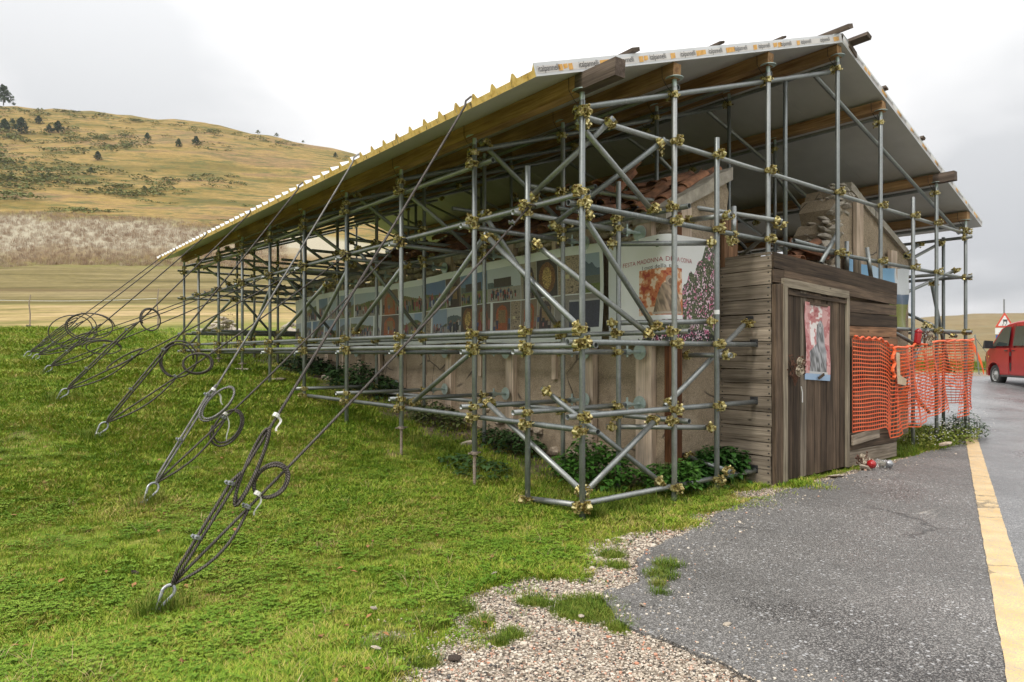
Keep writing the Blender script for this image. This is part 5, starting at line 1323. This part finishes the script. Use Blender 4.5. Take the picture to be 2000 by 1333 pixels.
for i,((ax,ay),yr,yl) in enumerate(ANC):
    A=Vector((ax,ay,g1(ax,ay)+.03)); far=i>=4; grp='guy cables anchoring the canopy to the meadow'
    mt=M['cablelight'] if i in (1,) else M['cable']
    top=Vector((EAVX+.02,yr,zE+.06)); d1=(A-top).normalized()
    # thimble and anchor
    an=empty('ground_anchor',A,label=f'galvanized ground anchor and thimble loop of the {ORD[i]} cable pair',cat='anchor',group='ground anchors of the guy cables')
    dd=(top-A).normalized(); side_=dd.cross(Vector((0,0,1))).normalized()
    vw=(CC-A).normalized(); pl=vw.cross(dd).normalized()
    E=A+dd*.20; 
    loop=[A+dd*.02]+[A+dd*(.10+.085*math.sin(a))+pl*(.052*math.sin(a*1.0)*0+.055*math.cos(a+math.pi)) for a in [math.pi*k/10 for k in range(11)]]+[A+dd*.02]
    ls=.75 if i==0 else 1.0; loop=[A-dd*.02]+[A+dd*(.11+.05*math.sin(a))*ls-pl*.038*ls*math.cos(a) for a in [math.pi*k/10 for k in range(11)]]+[A-dd*.02]
    b=MB(); b.tube([p-A for p in loop],.009,8); b.build('thimble',M['galv'],an)
    b=MB(); b.tube([Vector((0,0,-.25)),Vector((0,0,-.03)),dd*.0],.014,8); b.tube([-dd*.01-pl*.024,-dd*.01+pl*.024],.009,6); b.build('anchor_rod',M['galv'],an)
    J=A+dd*.15*ls
    # roof cable: hangs from over the eave edge
    cab=empty('guy_cable',A,label=f'steel cable from the roof eave to the {ORD[i]} ground anchor',cat='cable',group=grp)
    mi=Matrix.Translation(-A)
    def loc(pts): return [Vector(p)-A for p in pts]
    over=[Vector((EAVX+.75,yr,zroof(EAVX+.75)+.115)),Vector((EAVX+.2,yr,zE+.17)),Vector((EAVX+.03,yr,zE+.115)),Vector((EAVX-.02,yr,zE+.07)),Vector((EAVX-.035,yr-.01,zE+.02))]
    main=over+lin(over[-1],J,22,.02)[1:]
    tube_uv('wire',loc(main),RADC,mt,cab)
    LL=(top-A).length
    k1=[.165,.25,.31,.34,.3,.3,.3][i]; k2=[.065,.104,.12,.10,.1,.1,.1][i]; kl=[.15,.229,.262,.26,.25,.25,.25][i]
    # doubled tail back up the cable
    tail=[J]+[J.lerp(over[-1],s)+pl*(.020 if 0<s<k1 else .0)+Vector((0,0,-.02*4*s*(1-s)*0)) for s in np.linspace(.02,k1,10)]
    tube_uv('tail',loc(tail),RADC,mt,cab)
    for s in (k2,k1*.88): clip(Vector(J.lerp(over[-1],s)+pl*.010)-A,d1,cab)
    # lower cable from the ledger
    P2=Vector((-.02,yl-.03,2.52)); J2=J+pl*.008
    cab2=empty('guy_cable',A,label=f'steel cable from the scaffold ledger to the {ORD[i]} ground anchor',cat='cable',group=grp)
    d2=(P2-J2); 
    tube_uv('wire',[p-A for p in lin(P2,J2,20,.05)],RADC*.95,M['cable'],cab2)
    b=MB(); tube_uv('wrap',[p-A for p in [P2+Vector((.03+.04*math.cos(a),.045*math.sin(a),.02*math.sin(a*.5))) for a in np.linspace(0,9.4,26)]],RADC*.9,M['cable'],cab2)
    tl_=[J2.lerp(P2,s)+Vector((0,0,-.05*4*s*(1-s)))-pl*.5*(.09*math.sin(min(1,s/kl)*3.14))+Vector((0,0,-.03))*math.sin(min(1,s/kl)*3.14) for s in np.linspace(0,kl,12)]
    tube_uv('tail',[p-A for p in tl_],RADC*.95,M['cable'],cab2)
    q=J2.lerp(P2,kl*.97)+Vector((0,0,-.05*4*kl*(1-kl))); clip(q-A,d2,cab2); clip(J2.lerp(P2,.93)-A,d2,cab2)
    up=Vector((0,0,1)); rt=vw.cross(up).normalized()*-1
    # coiled spare ends
    dn=dd
    if i==0:
        c1=J.lerp(over[-1],.185)+rt*.02-up*.03; coil(c1-A,(dn*.8+up*.3),rt,.21,.035,1.6,RADC,mt,cab,1); c2=J2.lerp(P2,.19)+rt*.01+up*.0; coil(c2-A,(dn*.4+up*.6),rt,.10,.085,2.1,RADC,M['cable'],cab2,2)
    elif i==1:
        c1=J.lerp(over[-1],.20)+rt*.10-up*.0; coil(c1-A,dn,rt,.155,.10,1.9,RADC,mt,cab,3); c2=J2.lerp(P2,.22)+rt*.03-up*.10; coil(c2-A,(dn+up*.3),rt,.15,.11,1.8,RADC,M['cable'],cab2,4)
    elif i==2:
        c1=J.lerp(over[-1],.26)+rt*.15-up*.06; coil(c1-A,rt,up,.17,.17,1.7,RADC,mt,cab,5); c2=J2.lerp(P2,.33)+rt*.02-up*.04; coil(c2-A,rt,up,.13,.11,2.1,RADC,M['cable'],cab2,6)
    elif i==3:
        c1=J.lerp(over[-1],.37)+rt*.10-up*.02; coil(c1-A,rt,up,.11,.13,1.6,RADC,mt,cab,7); c2=J2.lerp(P2,.22); coil(c2-A,(P2-J2),up,.22,.04,1.2,RADC,M['cable'],cab2,8)
    elif i==4:
        c1=J.lerp(over[-1],.28)-rt*.10; coil(c1-A,rt,up,.30,.22,1.8,RADC,mt,cab,9); c2=J2.lerp(P2,.20)+rt*.1; coil(c2-A,rt,up,.25,.10,1.5,RADC,M['cable'],cab2,10)
    elif i==5:
        c1=J.lerp(over[-1],.22); coil(c1-A,rt,up,.34,.28,1.2,RADC,mt,cab,11); c2=J2.lerp(P2,.2); coil(c2-A,(P2-J2),up,.3,.08,1.3,RADC,M['cable'],cab2,12)
    else:
        c1=J.lerp(over[-1],.2); coil(c1-A,dn,up,.4,.06,1.3,RADC,mt,cab,13)
    # white plastic ties
    def ribbon_tie(p,v,w,par):
        b=MB(); p=Vector(p); pts=[p+Vector(v)*t+rt*.02*math.sin(t*5) for t in np.linspace(0,1,8)]; V=[];F=[]
        for j_,q_ in enumerate(pts): V+=[tuple(q_-rt*w*(1-.4*j_/8)),tuple(q_+rt*w*(1-.3*j_/8)+vw*.004)]
        for j_ in range(7): F.append((2*j_,2*j_+1,2*j_+3,2*j_+2))
        b.add(V,F); b.build('plastic_tie',M['whiteplastic'],par)
        b=MB(); b.tube([p-dd*.012,p+dd*.012],.02,8); b.build('plastic_tie',M['whiteplastic'],par)
    if i==0:
        ribbon_tie(J.lerp(over[-1],.26)-A,(.01,-.03,-.09),.008,cab); ribbon_tie(J2.lerp(P2,.165)+rt*.0-A,(0,0,-.12),.006,cab2)
    if i==1:
        ribbon_tie(J.lerp(over[-1],.237)-A,rt*.09-up*.13,.008,cab); ribbon_tie(J2.lerp(P2,.225)-A,rt*.03-up*.24,.006,cab2)
    if i==2: ribbon_tie(A+dd*.03-A,rt*.02-up*.07,.010,an)
# ------------------------------------------------------------------ plants
def leafbush(name,c,ext,n,size,mt,label,seed,cat='bush',stems=True,h=1.0):
    r=random.Random(seed); b=MB()
    for _ in range(n):
        a=r.uniform(0,6.283); q=math.sqrt(r.random()); x=math.cos(a)*q*ext[0]; y=math.sin(a)*q*ext[1]; hh=ext[2]*(1-q*q*.55)*(.6+.6*float(vnoise(c[0]+x,c[1]+y,.22,seed))); z=hh*(r.random()**.6)
        s=size*r.uniform(.6,1.25); d=r.uniform(0,6.283); dx,dy=math.cos(d),math.sin(d); tl_=r.uniform(-.5,.25); w=s*.36
        gx=c[0]+x; gy=c[1]+y; z0=g1(gx,gy)-c[2]+z+.02
        V=[(x,y,z0),(x+dx*s*.45-dy*w,y+dy*s*.45+dx*w,z0+s*.45*tl_+w*.25),(x+dx*s,y+dy*s,z0+s*tl_-s*.15),(x+dx*s*.45+dy*w,y+dy*s*.45-dx*w,z0+s*.45*tl_+w*.25),(x+dx*s*.5,y+dy*s*.5,z0+s*.5*tl_)]
        b.add(V,[(0,4,1),(1,4,2),(2,4,3),(3,4,0)])
    t=empty(name,c,label=label,cat=cat); b.build('leaves',mt,t)
    if stems:
        b=MB()
        for _ in range(26):
            a=r.uniform(0,6.28); q=r.random()*.85; x=math.cos(a)*q*ext[0]; y=math.sin(a)*q*ext[1]; z0=g1(c[0]+x,c[1]+y)-c[2]; b.tube([(x,y,z0-.02),(x+r.uniform(-.03,.03),y+r.uniform(-.03,.03),z0+ext[2]*.8*(1-q*q*.5))],.003,4)
        b.build('stems',M['bark'] if mt is not M['nettle'] else M['darkweed'],t)
    return t
leafbush('nettle_bush',(2.05,.22,g1(2.05,.22)),(.48,.22,.47),1700,.075,M['nettle'],'green nettle bush in the corner between scaffold post and shed',1)
leafbush('nettle_bush',(1.38,.26,g1(1.38,.26)),(.24,.30,.36),700,.07,M['nettle'],'green nettle clump at the foot of the brown corner post',2)
leafbush('nettle_bush',(1.08,.95,g1(1.08,.95)),(.36,.46,.38),1200,.07,M['nettle'],'broad nettle clump against the timber prop left of the corner',3)
leafbush('weed_clump',(1.3,2.5,g1(1.3,2.5)),(.3,.5,.30),700,.07,M['darkweed'],'dark weeds at the wall foot behind the third prop',4)
leafbush('weed_clump',(1.15,3.9,g1(1.15,3.9)),(.35,.5,.26),600,.07,M['darkweed'],'low dark weeds near the middle of the wall',5)
leafbush('weed_clump',(1.15,6.1,g1(1.15,6.1)),(.45,1.0,.40),1300,.085,M['darkweed'],'large dark weed mound by the far half of the wall',6)
leafbush('weed_clump',(1.2,8.3,g1(1.2,8.3)),(.45,.9,.30),900,.09,M['darkweed'],'dark weeds beside the far end of the wall',7)
leafbush('weed_clump',(.35,1.9,g1(.35,1.9)),(.3,.5,.14),260,.07,M['darkweed'],'flat broad-leaved weeds between two scaffold posts',8)
leafbush('verge_weeds',(7.2,.0,g1(7.2,0)),(1.2,.35,.30),1500,.045,M['tallgrass'],'green verge weeds growing under the orange net',9)
leafbush('aster_clump',(8.1,.05,g1(8.1,.05)),(.5,.35,.42),900,.045,M['darkweed'],'bushy grey-green weeds at the last scaffold post',10)
b=MB(); r=random.Random(3)
for _ in range(170):
    x=r.uniform(5.9,8.6); y=-.15+r.uniform(-.25,.3); z=g1(x,y)+r.uniform(.10,.40); s=.012; b.box((x,y,z),(s,s,s*.5))
tag(b.build('daisy_heads',M['signwhite']),kind='stuff',label='small white flower heads in the roadside weeds')
# nettle stems / dry weeds by the rubble
leafbush('dry_weed',(.9,12.4,g1(.9,12.4)),(.3,.4,1.1),260,.05,_leaf('dry_weed_leaf',(.20,.13,.05),(.34,.24,.10)),'tall dry brown weed beside the rubble heap',11)
# stones: rubble heap behind the scaffold and single stones near the wall
r=random.Random(12)
for i in range(26):
    uu=r.gauss(432,17); dd_=21+r.uniform(-.5,.5); x,y=world_xy((uu-1000)/1322*dd_,dd_); q=max(0,1-abs(uu-432)/34)
    rock('rubble_stone',PST[i%5],(x,y,g1(x,y)+.08+.55*q*r.random()),r.uniform(.2,.42),None,.8,label='pale limestone block in the heap behind the far end of the scaffold',cat='stone',group='rubble heap blocks')
for i in range(14):
    uu=r.uniform(525,640); dd_=20.5+r.uniform(-.7,.7); x,y=world_xy((uu-1000)/1322*dd_,dd_)
    rock('rubble_stone',PST[i%5],(x,y,g1(x,y)+.10+.35*r.random()),r.uniform(.25,.5),None,.8,label='pale limestone block strewn beyond the chapel end',cat='stone',group='blocks beyond the chapel')
for (u,v,Dv,s,f,lb) in ((497,716,12.0,.55,.28,'flat pale slab lying in the grass near the far scaffold legs'),(533,737,10.9,.42,.3,'small flat slab behind the fifth scaffold post'),(910,834,8.0,.22,.7,'rounded pale stone under the ledger beside the weeds'),(930,866,7.5,.13,.6,'small pale stone in the soil by the inner post'),(1112,868,6.9,.30,.6,'pale stone block at the wall foot'),(640,720,11.5,.3,.5,'reddish stone at the wall foot far along')):
    x,y,_z=at(u,v,Dv); rock('field_stone',PST[int(u)%5],(x,y,g1(x,y)+s*.03),s,None,f,label=lb,cat='stone')
for (u,v,s,lb) in ((965,1127,.045,'small white stone in the grass'),(1420,1228,.045,'white pebble at the asphalt edge'),(1255,1190,.05,'flat white stone on the green moss patch'),(1135,1212,.032,'white stone beside the weed rosette in the gravel'),(730,1196,.04,'pale flat stone in the meadow left of the gravel'),(735,1275,.05,'long pale stone at the gravel edge')):
    x,y=px0(u,v); rock('loose_stone',PST[int(u)%5],(x,y,.022),s,None,.6,label=lb,cat='stone')
for (u,v,s,lb) in ((1004,1098,.055,'black lump of asphalt in the grass'),(888,1292,.06,'black crumb of asphalt in the gravel'),(264,1130,.05,'dark clod in the grass right of the first anchor')):
    x,y=px0(u,v); rock('asphalt_lump',rock_me('lump',int(u),M['earth'],2,(1,.8,.7),.15),(x,y,g1(x,y)+.015),s,None,.7,label=lb,cat='lump')
# ------------------------------------------------------------------ rope fence on the left
for u,v0,v1,D_,lb in ((-110,575,632,26.5,''),(58,575,632,26.0,'thin rusty fence post at the left edge of the meadow'),(308,563,640,24.5,'crooked fence post behind the far guy cables')):
    x,y=world_xy((u-1000)/1322*D_,D_); zb=g1(x,y)
    if u<0: PREV=Vector((x,y,zb+1.15)); continue
    b=MB(); b.tube([(0,0,-.2),(.02,.01,.5),(-.02,0,.9),(.03,0,1.25 if u<100 else 1.45)],[.028,.026,.024,.018],6)
    o_=b.build('fence_post',M['rustrod']); o_.location=(x,y,zb); tag(o_,label=lb,cat='fence post',group='posts of the rope fence'); 
    if u<100: PA=Vector((x,y,zb+1.02))
    else: PB_=Vector((x,y,zb+1.10))
b=MB(); b.tube(lin(PREV,PA,8,.03),.010,5); b.tube(lin(PA,PB_,12,.04),.010,5); tag(b.build('fence_rope',M['whiteplastic']),label='white fence tape strung between the thin posts in the meadow',cat='rope')
for (u,D_,s) in ((68,23.5,.35),(430,21,.2)):
    x,y=world_xy((u-1000)/1322*D_,D_); rock('molehill',rock_me('molehill',int(u),M['earth'],2,(1,1,.45),.12),(x,y,g1(x,y)),s*1.6,None,.6,label='dark molehill by the fence post' if u<100 else 'small dark molehill in the meadow behind the cables',cat='molehill')
# ------------------------------------------------------------------ trees and bushes on the hill
def blobtree(name,H,W_,seed,mt,kind='pine',**k):
    r=random.Random(seed); t=empty(name,**k) if k else None
    b=MB(); b.tube([(0,0,-.5),(.03*H*r.uniform(-1,1),0,H*.5),(0,0,H*.9)],[H*.030,H*.022,H*.008],6); tr=b.build('trunk',M['bark'],t)
    for q in range(6):
        a=r.uniform(0,6.28); b2=None
    b=MB()
    for _ in range(int(420)):
        f=r.random(); z=H*(.18+.80*f); rad=W_*.5*(1-f**1.6)*(.55+.45*r.random())+.05*W_; a=r.uniform(0,6.283); rad*=.8+.35*math.sin(a*3+seed+f*9); x=math.cos(a)*rad; y=math.sin(a)*rad; s=H*.075*r.uniform(.6,1.4)
        for __ in range(3):
            v=[Vector((r.gauss(0,1),r.gauss(0,1),r.gauss(0,.6))).normalized()*s*r.uniform(.6,1.2) for _ in range(3)]; b.add([(x+p.x,y+p.y,z+p.z) for p in v],[(0,1,2)])
    b.build('crown',mt,t); return t
TREES=[(7,205,30,'big rounded pine on the skyline at the left edge'),(76,243,13,'small pine below the skyline left of the paired pines'),(9,258,20,'pine at the very left edge below the skyline'),(42,262,25,'broad dark pine on the left slope'),(96,260,13,'small pine left of the broad central pair'),(114,261,19,'rounded pine in the pair on the upper left slope'),(288,275,12,'small lone pine in the middle of the hill'),(349,288,13,'left one of the two pines right of the hill centre'),(383,284,14,'right one of the two pines right of the hill centre'),(191,314,14,'narrow pine on the middle slope'),(178,338,13,'pale green bush on the lower middle slope'),(49,336,15,'low bush on the lower left slope'),(22,350,16,'loose bush at the far left of the lower slope'),(330,362,13,'forked small tree on the lower slope'),(282,375,14,'wide bush on the lower slope near the band'),(25,244,9,'tiny pine between the two leftmost pines'),(450,360,7,'tiny bush near the canopy edge on the slope'),(504,258,9,'reddish bush on the right skyline'),(540,264,9,'bush on the skyline above the canopy'),(592,274,6,'tiny bush low on the skyline'),(655,308,8,'small pine just left of the canopy')]
def on_hill(u,v):
    D=np.linspace(200,482,900); X=(u-1000)/1322*D; x,y=world_xy(X,D); z=gz(x,y); vv=690-(z-1.3)/D*1322
    k=np.argmax(vv<=v) if (vv<=v).any() else len(D)-6
    return float(x[k]),float(y[k]),float(z[k]),float(D[k])
proto=None
for i,(u,v,w,lb) in enumerate(TREES):
    x,y,z,D_=on_hill(u,v); Wm=w*D_/1322*1.1; Hm=Wm*(1.15 if 'pine' in lb else .75)
    t=blobtree('pine_tree' if 'pine' in lb else 'hill_bush',Hm,Wm,i,M['needle'] if i<11 or 'pine' in lb else M['juniper'],label=lb,cat='tree' if 'pine' in lb else 'bush',group='pines and bushes scattered on the hill'); t.location=(x,y,z)
# countless flat junipers
def mound(seed):
    r=random.Random(seed); b=MB()
    for _ in range(70):
        a=r.uniform(0,6.28); q=math.sqrt(r.random()); x=math.cos(a)*q; y=math.sin(a)*q; z=.16*(1-q*q)*r.random()+.02; v=[Vector((r.gauss(0,1),r.gauss(0,1),r.gauss(0,.5))).normalized()*r.uniform(.12,.26) for _ in range(3)]
        b.add([(x+p.x,y+p.y,z+abs(p.z)) for p in v],[(0,1,2)])
    return b.me('juniper',M['juniper'])
MD=[mound(i) for i in range(4)]
pts=[];sc_=[]
for _ in range(1500):
    u=rng.uniform(-60,760); D_=rng.uniform(238,470); X=(u-1000)/1322*D_; x,y=world_xy(X,D_); 
    dens=float(vnoise(x,y,34,31)); left=1-min(1,max(0,(u-60)/500))
    if dens*.6+.25*left+.25*rng.random()<.56: continue
    pts.append((x,y,g1(x,y))); sc_.append(rng.uniform(1.1,3.6)*(1+.7*left))
scatter('juniper_scrub',MD,pts,sc_,rng.uniform(0,6.28,len(pts)),label='low dark juniper patches scattered over the hillside')
# dry weed stalks on the pale band
stk=[tuft('dry_stalks',16,.9,.5,.03,_leaf('dry_stalk',(.20,.12,.07),(.36,.26,.17),(.44,.37,.28),.9,.05),.5,80+i) for i in range(3)]
pts=[]
for _ in range(5200):
    u=rng.uniform(-80,560); D_=rng.uniform(178,233); X=(u-1000)/1322*D_; x,y=world_xy(X,D_); pts.append((x,y,g1(x,y)))
scatter('band_weeds',stk,pts,rng.uniform(.8,1.7,len(pts)),rng.uniform(0,6.28,len(pts)),label='dry brown weeds on the bare bank below the hill')
# roadside weeds beyond the road
P,Yg=region_pts(7000,1700,2150,31.5,44,lambda x,y,Y: rng.random(x.shape)<.5)
scatter('roadside_weeds',srcT,P,rng.uniform(.8,1.8,len(P)),rng.uniform(0,6.28,len(P)),label='rough green weeds beyond the road shoulder')
# ------------------------------------------------------------------ van
VR=math.atan2(.662,.7487)
def vanpos(X,Y): return world_xy(X,Y)
hx=.17; hy=.985
# front-left wheel centre sits near (15.0,21.0) in camera ground coordinates
cx=15.05+.84*.985-1.5*.17; cy=21.0-.84*.17-1.5*.985; vx,vy=world_xy(cx,cy)
van=empty('parked_van',(float(vx),float(vy),g1(float(vx),float(vy))+.055),VR,label='red delivery van with sliding side door parked on the wet road',cat='van')
VW=.93
prof=[(-2.42,.38),(-2.44,1.0),(-2.36,1.75),(-2.22,1.90),(-1.0,1.95),(.6,1.94),(1.05,1.88),(1.28,1.75),(1.78,1.17),(1.95,1.09),(2.28,.97),(2.40,.80),(2.42,.45),(2.36,.30),(1.88,.28)]
wa=[(1.5+.38*math.cos(a),.33+.38*math.sin(a)) for a in np.linspace(0,math.pi,9)]; wr=[(-1.5+.38*math.cos(a),.33+.38*math.sin(a)) for a in np.linspace(0,math.pi,9)]
poly=prof+wa+[(1.12,.28),(-1.12,.28)]+wr+[(-1.88,.28)]
b=MB()
def yw(x,z): # half width: tumblehome above the belt, narrower nose
    w=VW; w-=max(0,z-1.1)*.16; w-=max(0,x-1.7)**2*.38; w-=max(0,z-1.82)*.7; return w
n=len(poly)
rings=[(-1,1.0),(-.96,1),(0,1),(.96,1),(1,1.0)]
V=[]
for s in (-1,-.94,0,.94,1):
    for (x,z) in poly:
        k=1 if abs(s)<1 else 1
        zz=z-(.035 if abs(s)==1 and z>1.0 else 0); V.append((x*(.992 if abs(s)==1 else 1),s*yw(x,z),zz))
F=[tuple(range(n))[::-1],tuple(range(4*n,5*n))]
for q in range(4):
    for k in range(n): F.append((q*n+k,q*n+(k+1)%n,(q+1)*n+(k+1)%n,(q+1)*n+k))
b.add(V,F); me=b.me('body',M['van_red']); bm=bmesh.new(); bm.from_mesh(me); bmesh.ops.triangulate(bm,faces=[f for f in bm.faces if len(f.verts)>4]); bmesh.ops.recalc_face_normals(bm,faces=bm.faces); bm.to_mesh(me); bm.free(); obj('body',me,van)
def vside(name,pts,mt,s=1,off=.006,th=.004,parent=None):
    V=[];nn_=len(pts)
    for o_ in (off,off-th-.01):
        for (x,z) in pts: V.append((x,s*(yw(x,z)+o_),z))
    F=[tuple(range(nn_)),tuple(range(2*nn_-1,nn_-1,-1))]+[(i,nn_+i,nn_+(i+1)%nn_,(i+1)%nn_) for i in range(nn_)]
    me=mesh(name,V,F,mt); bm=bmesh.new(); bm.from_mesh(me); bmesh.ops.recalc_face_normals(bm,faces=bm.faces); bm.to_mesh(me); bm.free(); return obj(name,me,parent or van)
for s in (1,-1):
    vside('front_window',[(.72,1.20),(1.52,1.20),(1.60,1.24),(1.14,1.74),(.98,1.78),(.74,1.78)],M['glass'],s,.008)
    vside('side_window',[(-.62,1.20),(.48,1.20),(.48,1.78),(-.60,1.78)],M['glass'],s,.008); vside('rear_window',[(-2.1,1.20),(-.82,1.20),(-.82,1.78),(-2.02,1.78)],M['glass'],s,.008)
    d=vside('front_door',[(.66,.36),(1.10,.36),(1.18,.62),(1.40,.76),(1.66,.80),(1.68,1.14),(.66,1.14)],M['van_red'],s,.010)
    b=MB(); b.box((.80,s*(yw(.8,1.05)+.02),1.06),(.14,.02,.03)); b.build('handle',M['blackplastic'],d)
    d=vside('sliding_door',[(-.70,.36),(.50,.36),(.50,1.14),(-.70,1.14)],M['van_red'],s,.012); b=MB(); b.box((.40,s*(yw(.4,1.05)+.022),1.06),(.12,.02,.03)); b.build('handle',M['blackplastic'],d)
    vside('door_gap',[(.525,.34),(.635,.34),(.635,1.84),(.525,1.84)],mottled('dark_red_pillar',(.12,.004,.006),(.2,.01,.012),5,.4,0,0),s,.003); vside('door_seal',[(.545,.9),(.615,.9),(.615,1.02),(.545,1.02)],M['blackplastic'],s,.012); vside('door_seal',[(.545,.45),(.60,.45),(.60,.7),(.545,.7)],M['blackplastic'],s,.012)
    vside('sill_trim',[(-1.1,.27),(1.1,.27),(1.1,.33),(-1.1,.33)],M['blackplastic'],s,.012)
    vside('side_rub_strip',[(-2.3,.60),(.50,.60),(.50,.63),(-2.3,.63)],M['van_red'],s,.018)
    b=MB(); b.add([(1.44,s*.98,1.13),(1.56,s*.98,1.13),(1.57,s*1.22,1.13),(1.42,s*1.22,1.13),(1.44,s*.98,1.36),(1.53,s*.98,1.34),(1.54,s*1.20,1.37),(1.42,s*1.22,1.38)],[(0,1,2,3),(7,6,5,4),(0,4,5,1),(1,5,6,2),(2,6,7,3),(3,7,4,0)]); b.box((1.50,s*.95,1.17),(.06,.12,.05)); me=b.me('mirror',M['blackplastic']); obj('mirror',me,van)
    vside('indicator',[(1.78,.86),(1.84,.86),(1.84,.90),(1.78,.90)],M['tapeorange'],s,.01)
    b=MB(); b.box((2.36,s*.62,.80),(.10,.26,.17)); b.build('headlight',M['glass'],van)
    for wx in (1.5,-1.5):
        w=empty('wheel'); w.parent=van; w.location=(wx,s*.80,.315)
        V,F=lathe([(.20,-.10),(.29,-.105),(.315,-.085),(.318,0),(.315,.085),(.29,.105),(.20,.10)],28); V=[(x,z,y) for x,y,z in V]; o_=mesh('tyre',V,F,M['rubber'],smooth=True); obj('tyre',o_,w)
        b=MB(); V,F=lathe([(.205,.09),(.195,.10),(.185,.075),(.13,.06),(.10,.09),(.055,.10),(.05,.115),(0,.115)],24); b.add([(x,s*z,y) for x,y,z in V],F)
        o_=b.build('rim',M['rim'],w,smooth=True)
        b=MB()
        for k in range(12): a=2*math.pi*k/12; b.box((.155*math.cos(a),s*.073,.155*math.sin(a)),(.028,.006,.028))
        b.build('rim_holes',M['ink'],w)
    vside('wheel_arch',[(1.5+.40*math.cos(a),.33+.40*math.sin(a)) for a in np.linspace(0,math.pi,12)]+[(1.5+.37*math.cos(a),.33+.37*math.sin(a)) for a in np.linspace(math.pi,0,12)],M['van_red'],s,.016)
b=MB(); b.box((0,0,.45),(4.2,1.45,.22)); b.build('underbody',M['ink'],van)
b=MB(); V=[(1.14,-.70,1.80),(1.14,.70,1.80),(1.76,.78,1.20),(1.76,-.78,1.20)]; b.add([(x+.02,y,z+.02) for x,y,z in V],[(0,1,2,3)]); b.build('windscreen',M['glass'],van)
# ------------------------------------------------------------------ warning sign and torn net fence beyond the road
sgx,sgy=world_xy(.7277*31,31.0); sz=g1(sgx,sgy)
sign=empty('road_sign',(float(sgx),float(sgy),sz),R(-YAW)+R(-8),label='triangular slippery-road warning sign with white and blue plates behind the van',cat='road sign')
b=MB(); b.tube([(0,.04,-.3),(0,.04,3.3)],.03,10); b.build('pole',M['galv'],sign)
zt=1.3+80/1322*31-sz; H=.70
def tri(s,z0,y0,y1,mt,name):
    c=z0; h=H*s; w=h/math.sqrt(3)*1.0; zc=zt-H*.667
    pts=[(0,zc+h*.667),(-w,zc-h*.333),(w,zc-h*.333)]; b=MB(); b.poly_extrude(pts,'y',y0,y1); me=b.me(name,mt); bm=bmesh.new(); bm.from_mesh(me); bmesh.ops.bevel(bm,geom=[e for e in bm.edges if abs(e.verts[0].co.x-e.verts[1].co.x)<1e-5 and abs(e.verts[0].co.z-e.verts[1].co.z)<1e-5],offset=.03*s,segments=3,affect='EDGES'); bmesh.ops.recalc_face_normals(bm,faces=bm.faces); bm.to_mesh(me); bm.free(); return obj(name,me,sign)
tri(1.0,0,0,.01,M['signred'],'red_triangle'); tri(.70,0,-.004,0,M['signwhite'],'white_field')
b=MB(); zc=zt-H*.667
b.box((.02,-.008,zc+.10),(.20,.004,.05)); b.box((.02,-.008,zc+.05),(.14,.004,.035)); b.box((-.05,-.008,zc+.02),(.035,.004,.04)); b.box((.09,-.008,zc+.02),(.035,.004,.04))
for s in (-1,1):
    pts=[(s*.06+.03*math.sin(t*6),-.008,zc-.0-.16*t) for t in np.linspace(0,1,8)]; b.tube(pts,.010,4)
b.build('skidding_car_symbol',M['ink'],sign)
b=MB(); b.box((0,0,zt-H-.17),(.80,.012,.28)); b.build('white_plate',M['signwhite'],sign)
b=MB()
for k in range(3): b.tube([(-.08+.1*k+.05*math.cos(a),-.010,zt-H-.15+.05*math.sin(a)) for a in np.linspace(0,6.28,10)],.007,4)
b.tube([(-.26,-.010,zt-H-.24),(.26,-.010,zt-H-.24)],.006,4); b.build('plate_symbol',M['ink'],sign)
b=MB(); b.box((0,0,zt-H-.50),(.74,.012,.30)); b.build('blue_plate',M['signblue'],sign)
fx,fy=world_xy((1907-1000)/1322*28,28.0); fz=g1(fx,fy)
fp=empty('net_fence',(float(fx),float(fy),fz),R(-YAW),label='leaning steel post with torn orange net beyond the road',cat='fence')
b=MB(); b.tube([(.12,0,-.1),(-.06,0,1.65)],.022,6); b.build('post',M['tube'],fp)
net=MB()
for i in range(12):
    for j in range(14):
        def p(ii,jj): 
            t=jj/14; x=-.30+.62*t+.0*ii; z=1.42-1.0*t*t-.30*t-ii*.028*(1-.5*t); return Vector((x,.02*math.sin(jj),z))
        ribbon(p(i,j),p(i,j+1),.022,Vector((0,-1,0))); ribbon(p(i,j),p(i+1,j),.012,Vector((0,-1,0)))
net.build('torn_net',M['orange'],fp)
b=MB(); b.tube([(-.35,0,1.35),(-.06,0,1.66)],.008,4); b.tube(lin((-.06,0,1.55),(1.05,0,.35),8,.12),.014,4); b.tube(lin((-.06,0,.3),(1.0,0,.25),8,.05),.012,4); b.build('slack_wire',M['tube'],fp)

# ------------------------------------------------------------------ thin mountain haze filling the air over the whole place
b=MB(); b.box((0,250,95),(2700,2900,198.6)); hz=b.build('haze',M['ink']); hm=bpy.data.materials.new('air_haze'); hm.use_nodes=True; t=hm.node_tree; t.nodes.clear()
o1=t.nodes.new('ShaderNodeOutputMaterial'); pv=t.nodes.new('ShaderNodeVolumePrincipled'); pv.inputs['Color'].default_value=(.93,.95,1,1); pv.inputs['Density'].default_value=.00012; pv.inputs['Anisotropy'].default_value=.3
t.links.new(pv.outputs[0],o1.inputs['Volume']); hz.data.materials.clear(); hz.data.materials.append(hm); tag(hz,kind='stuff')
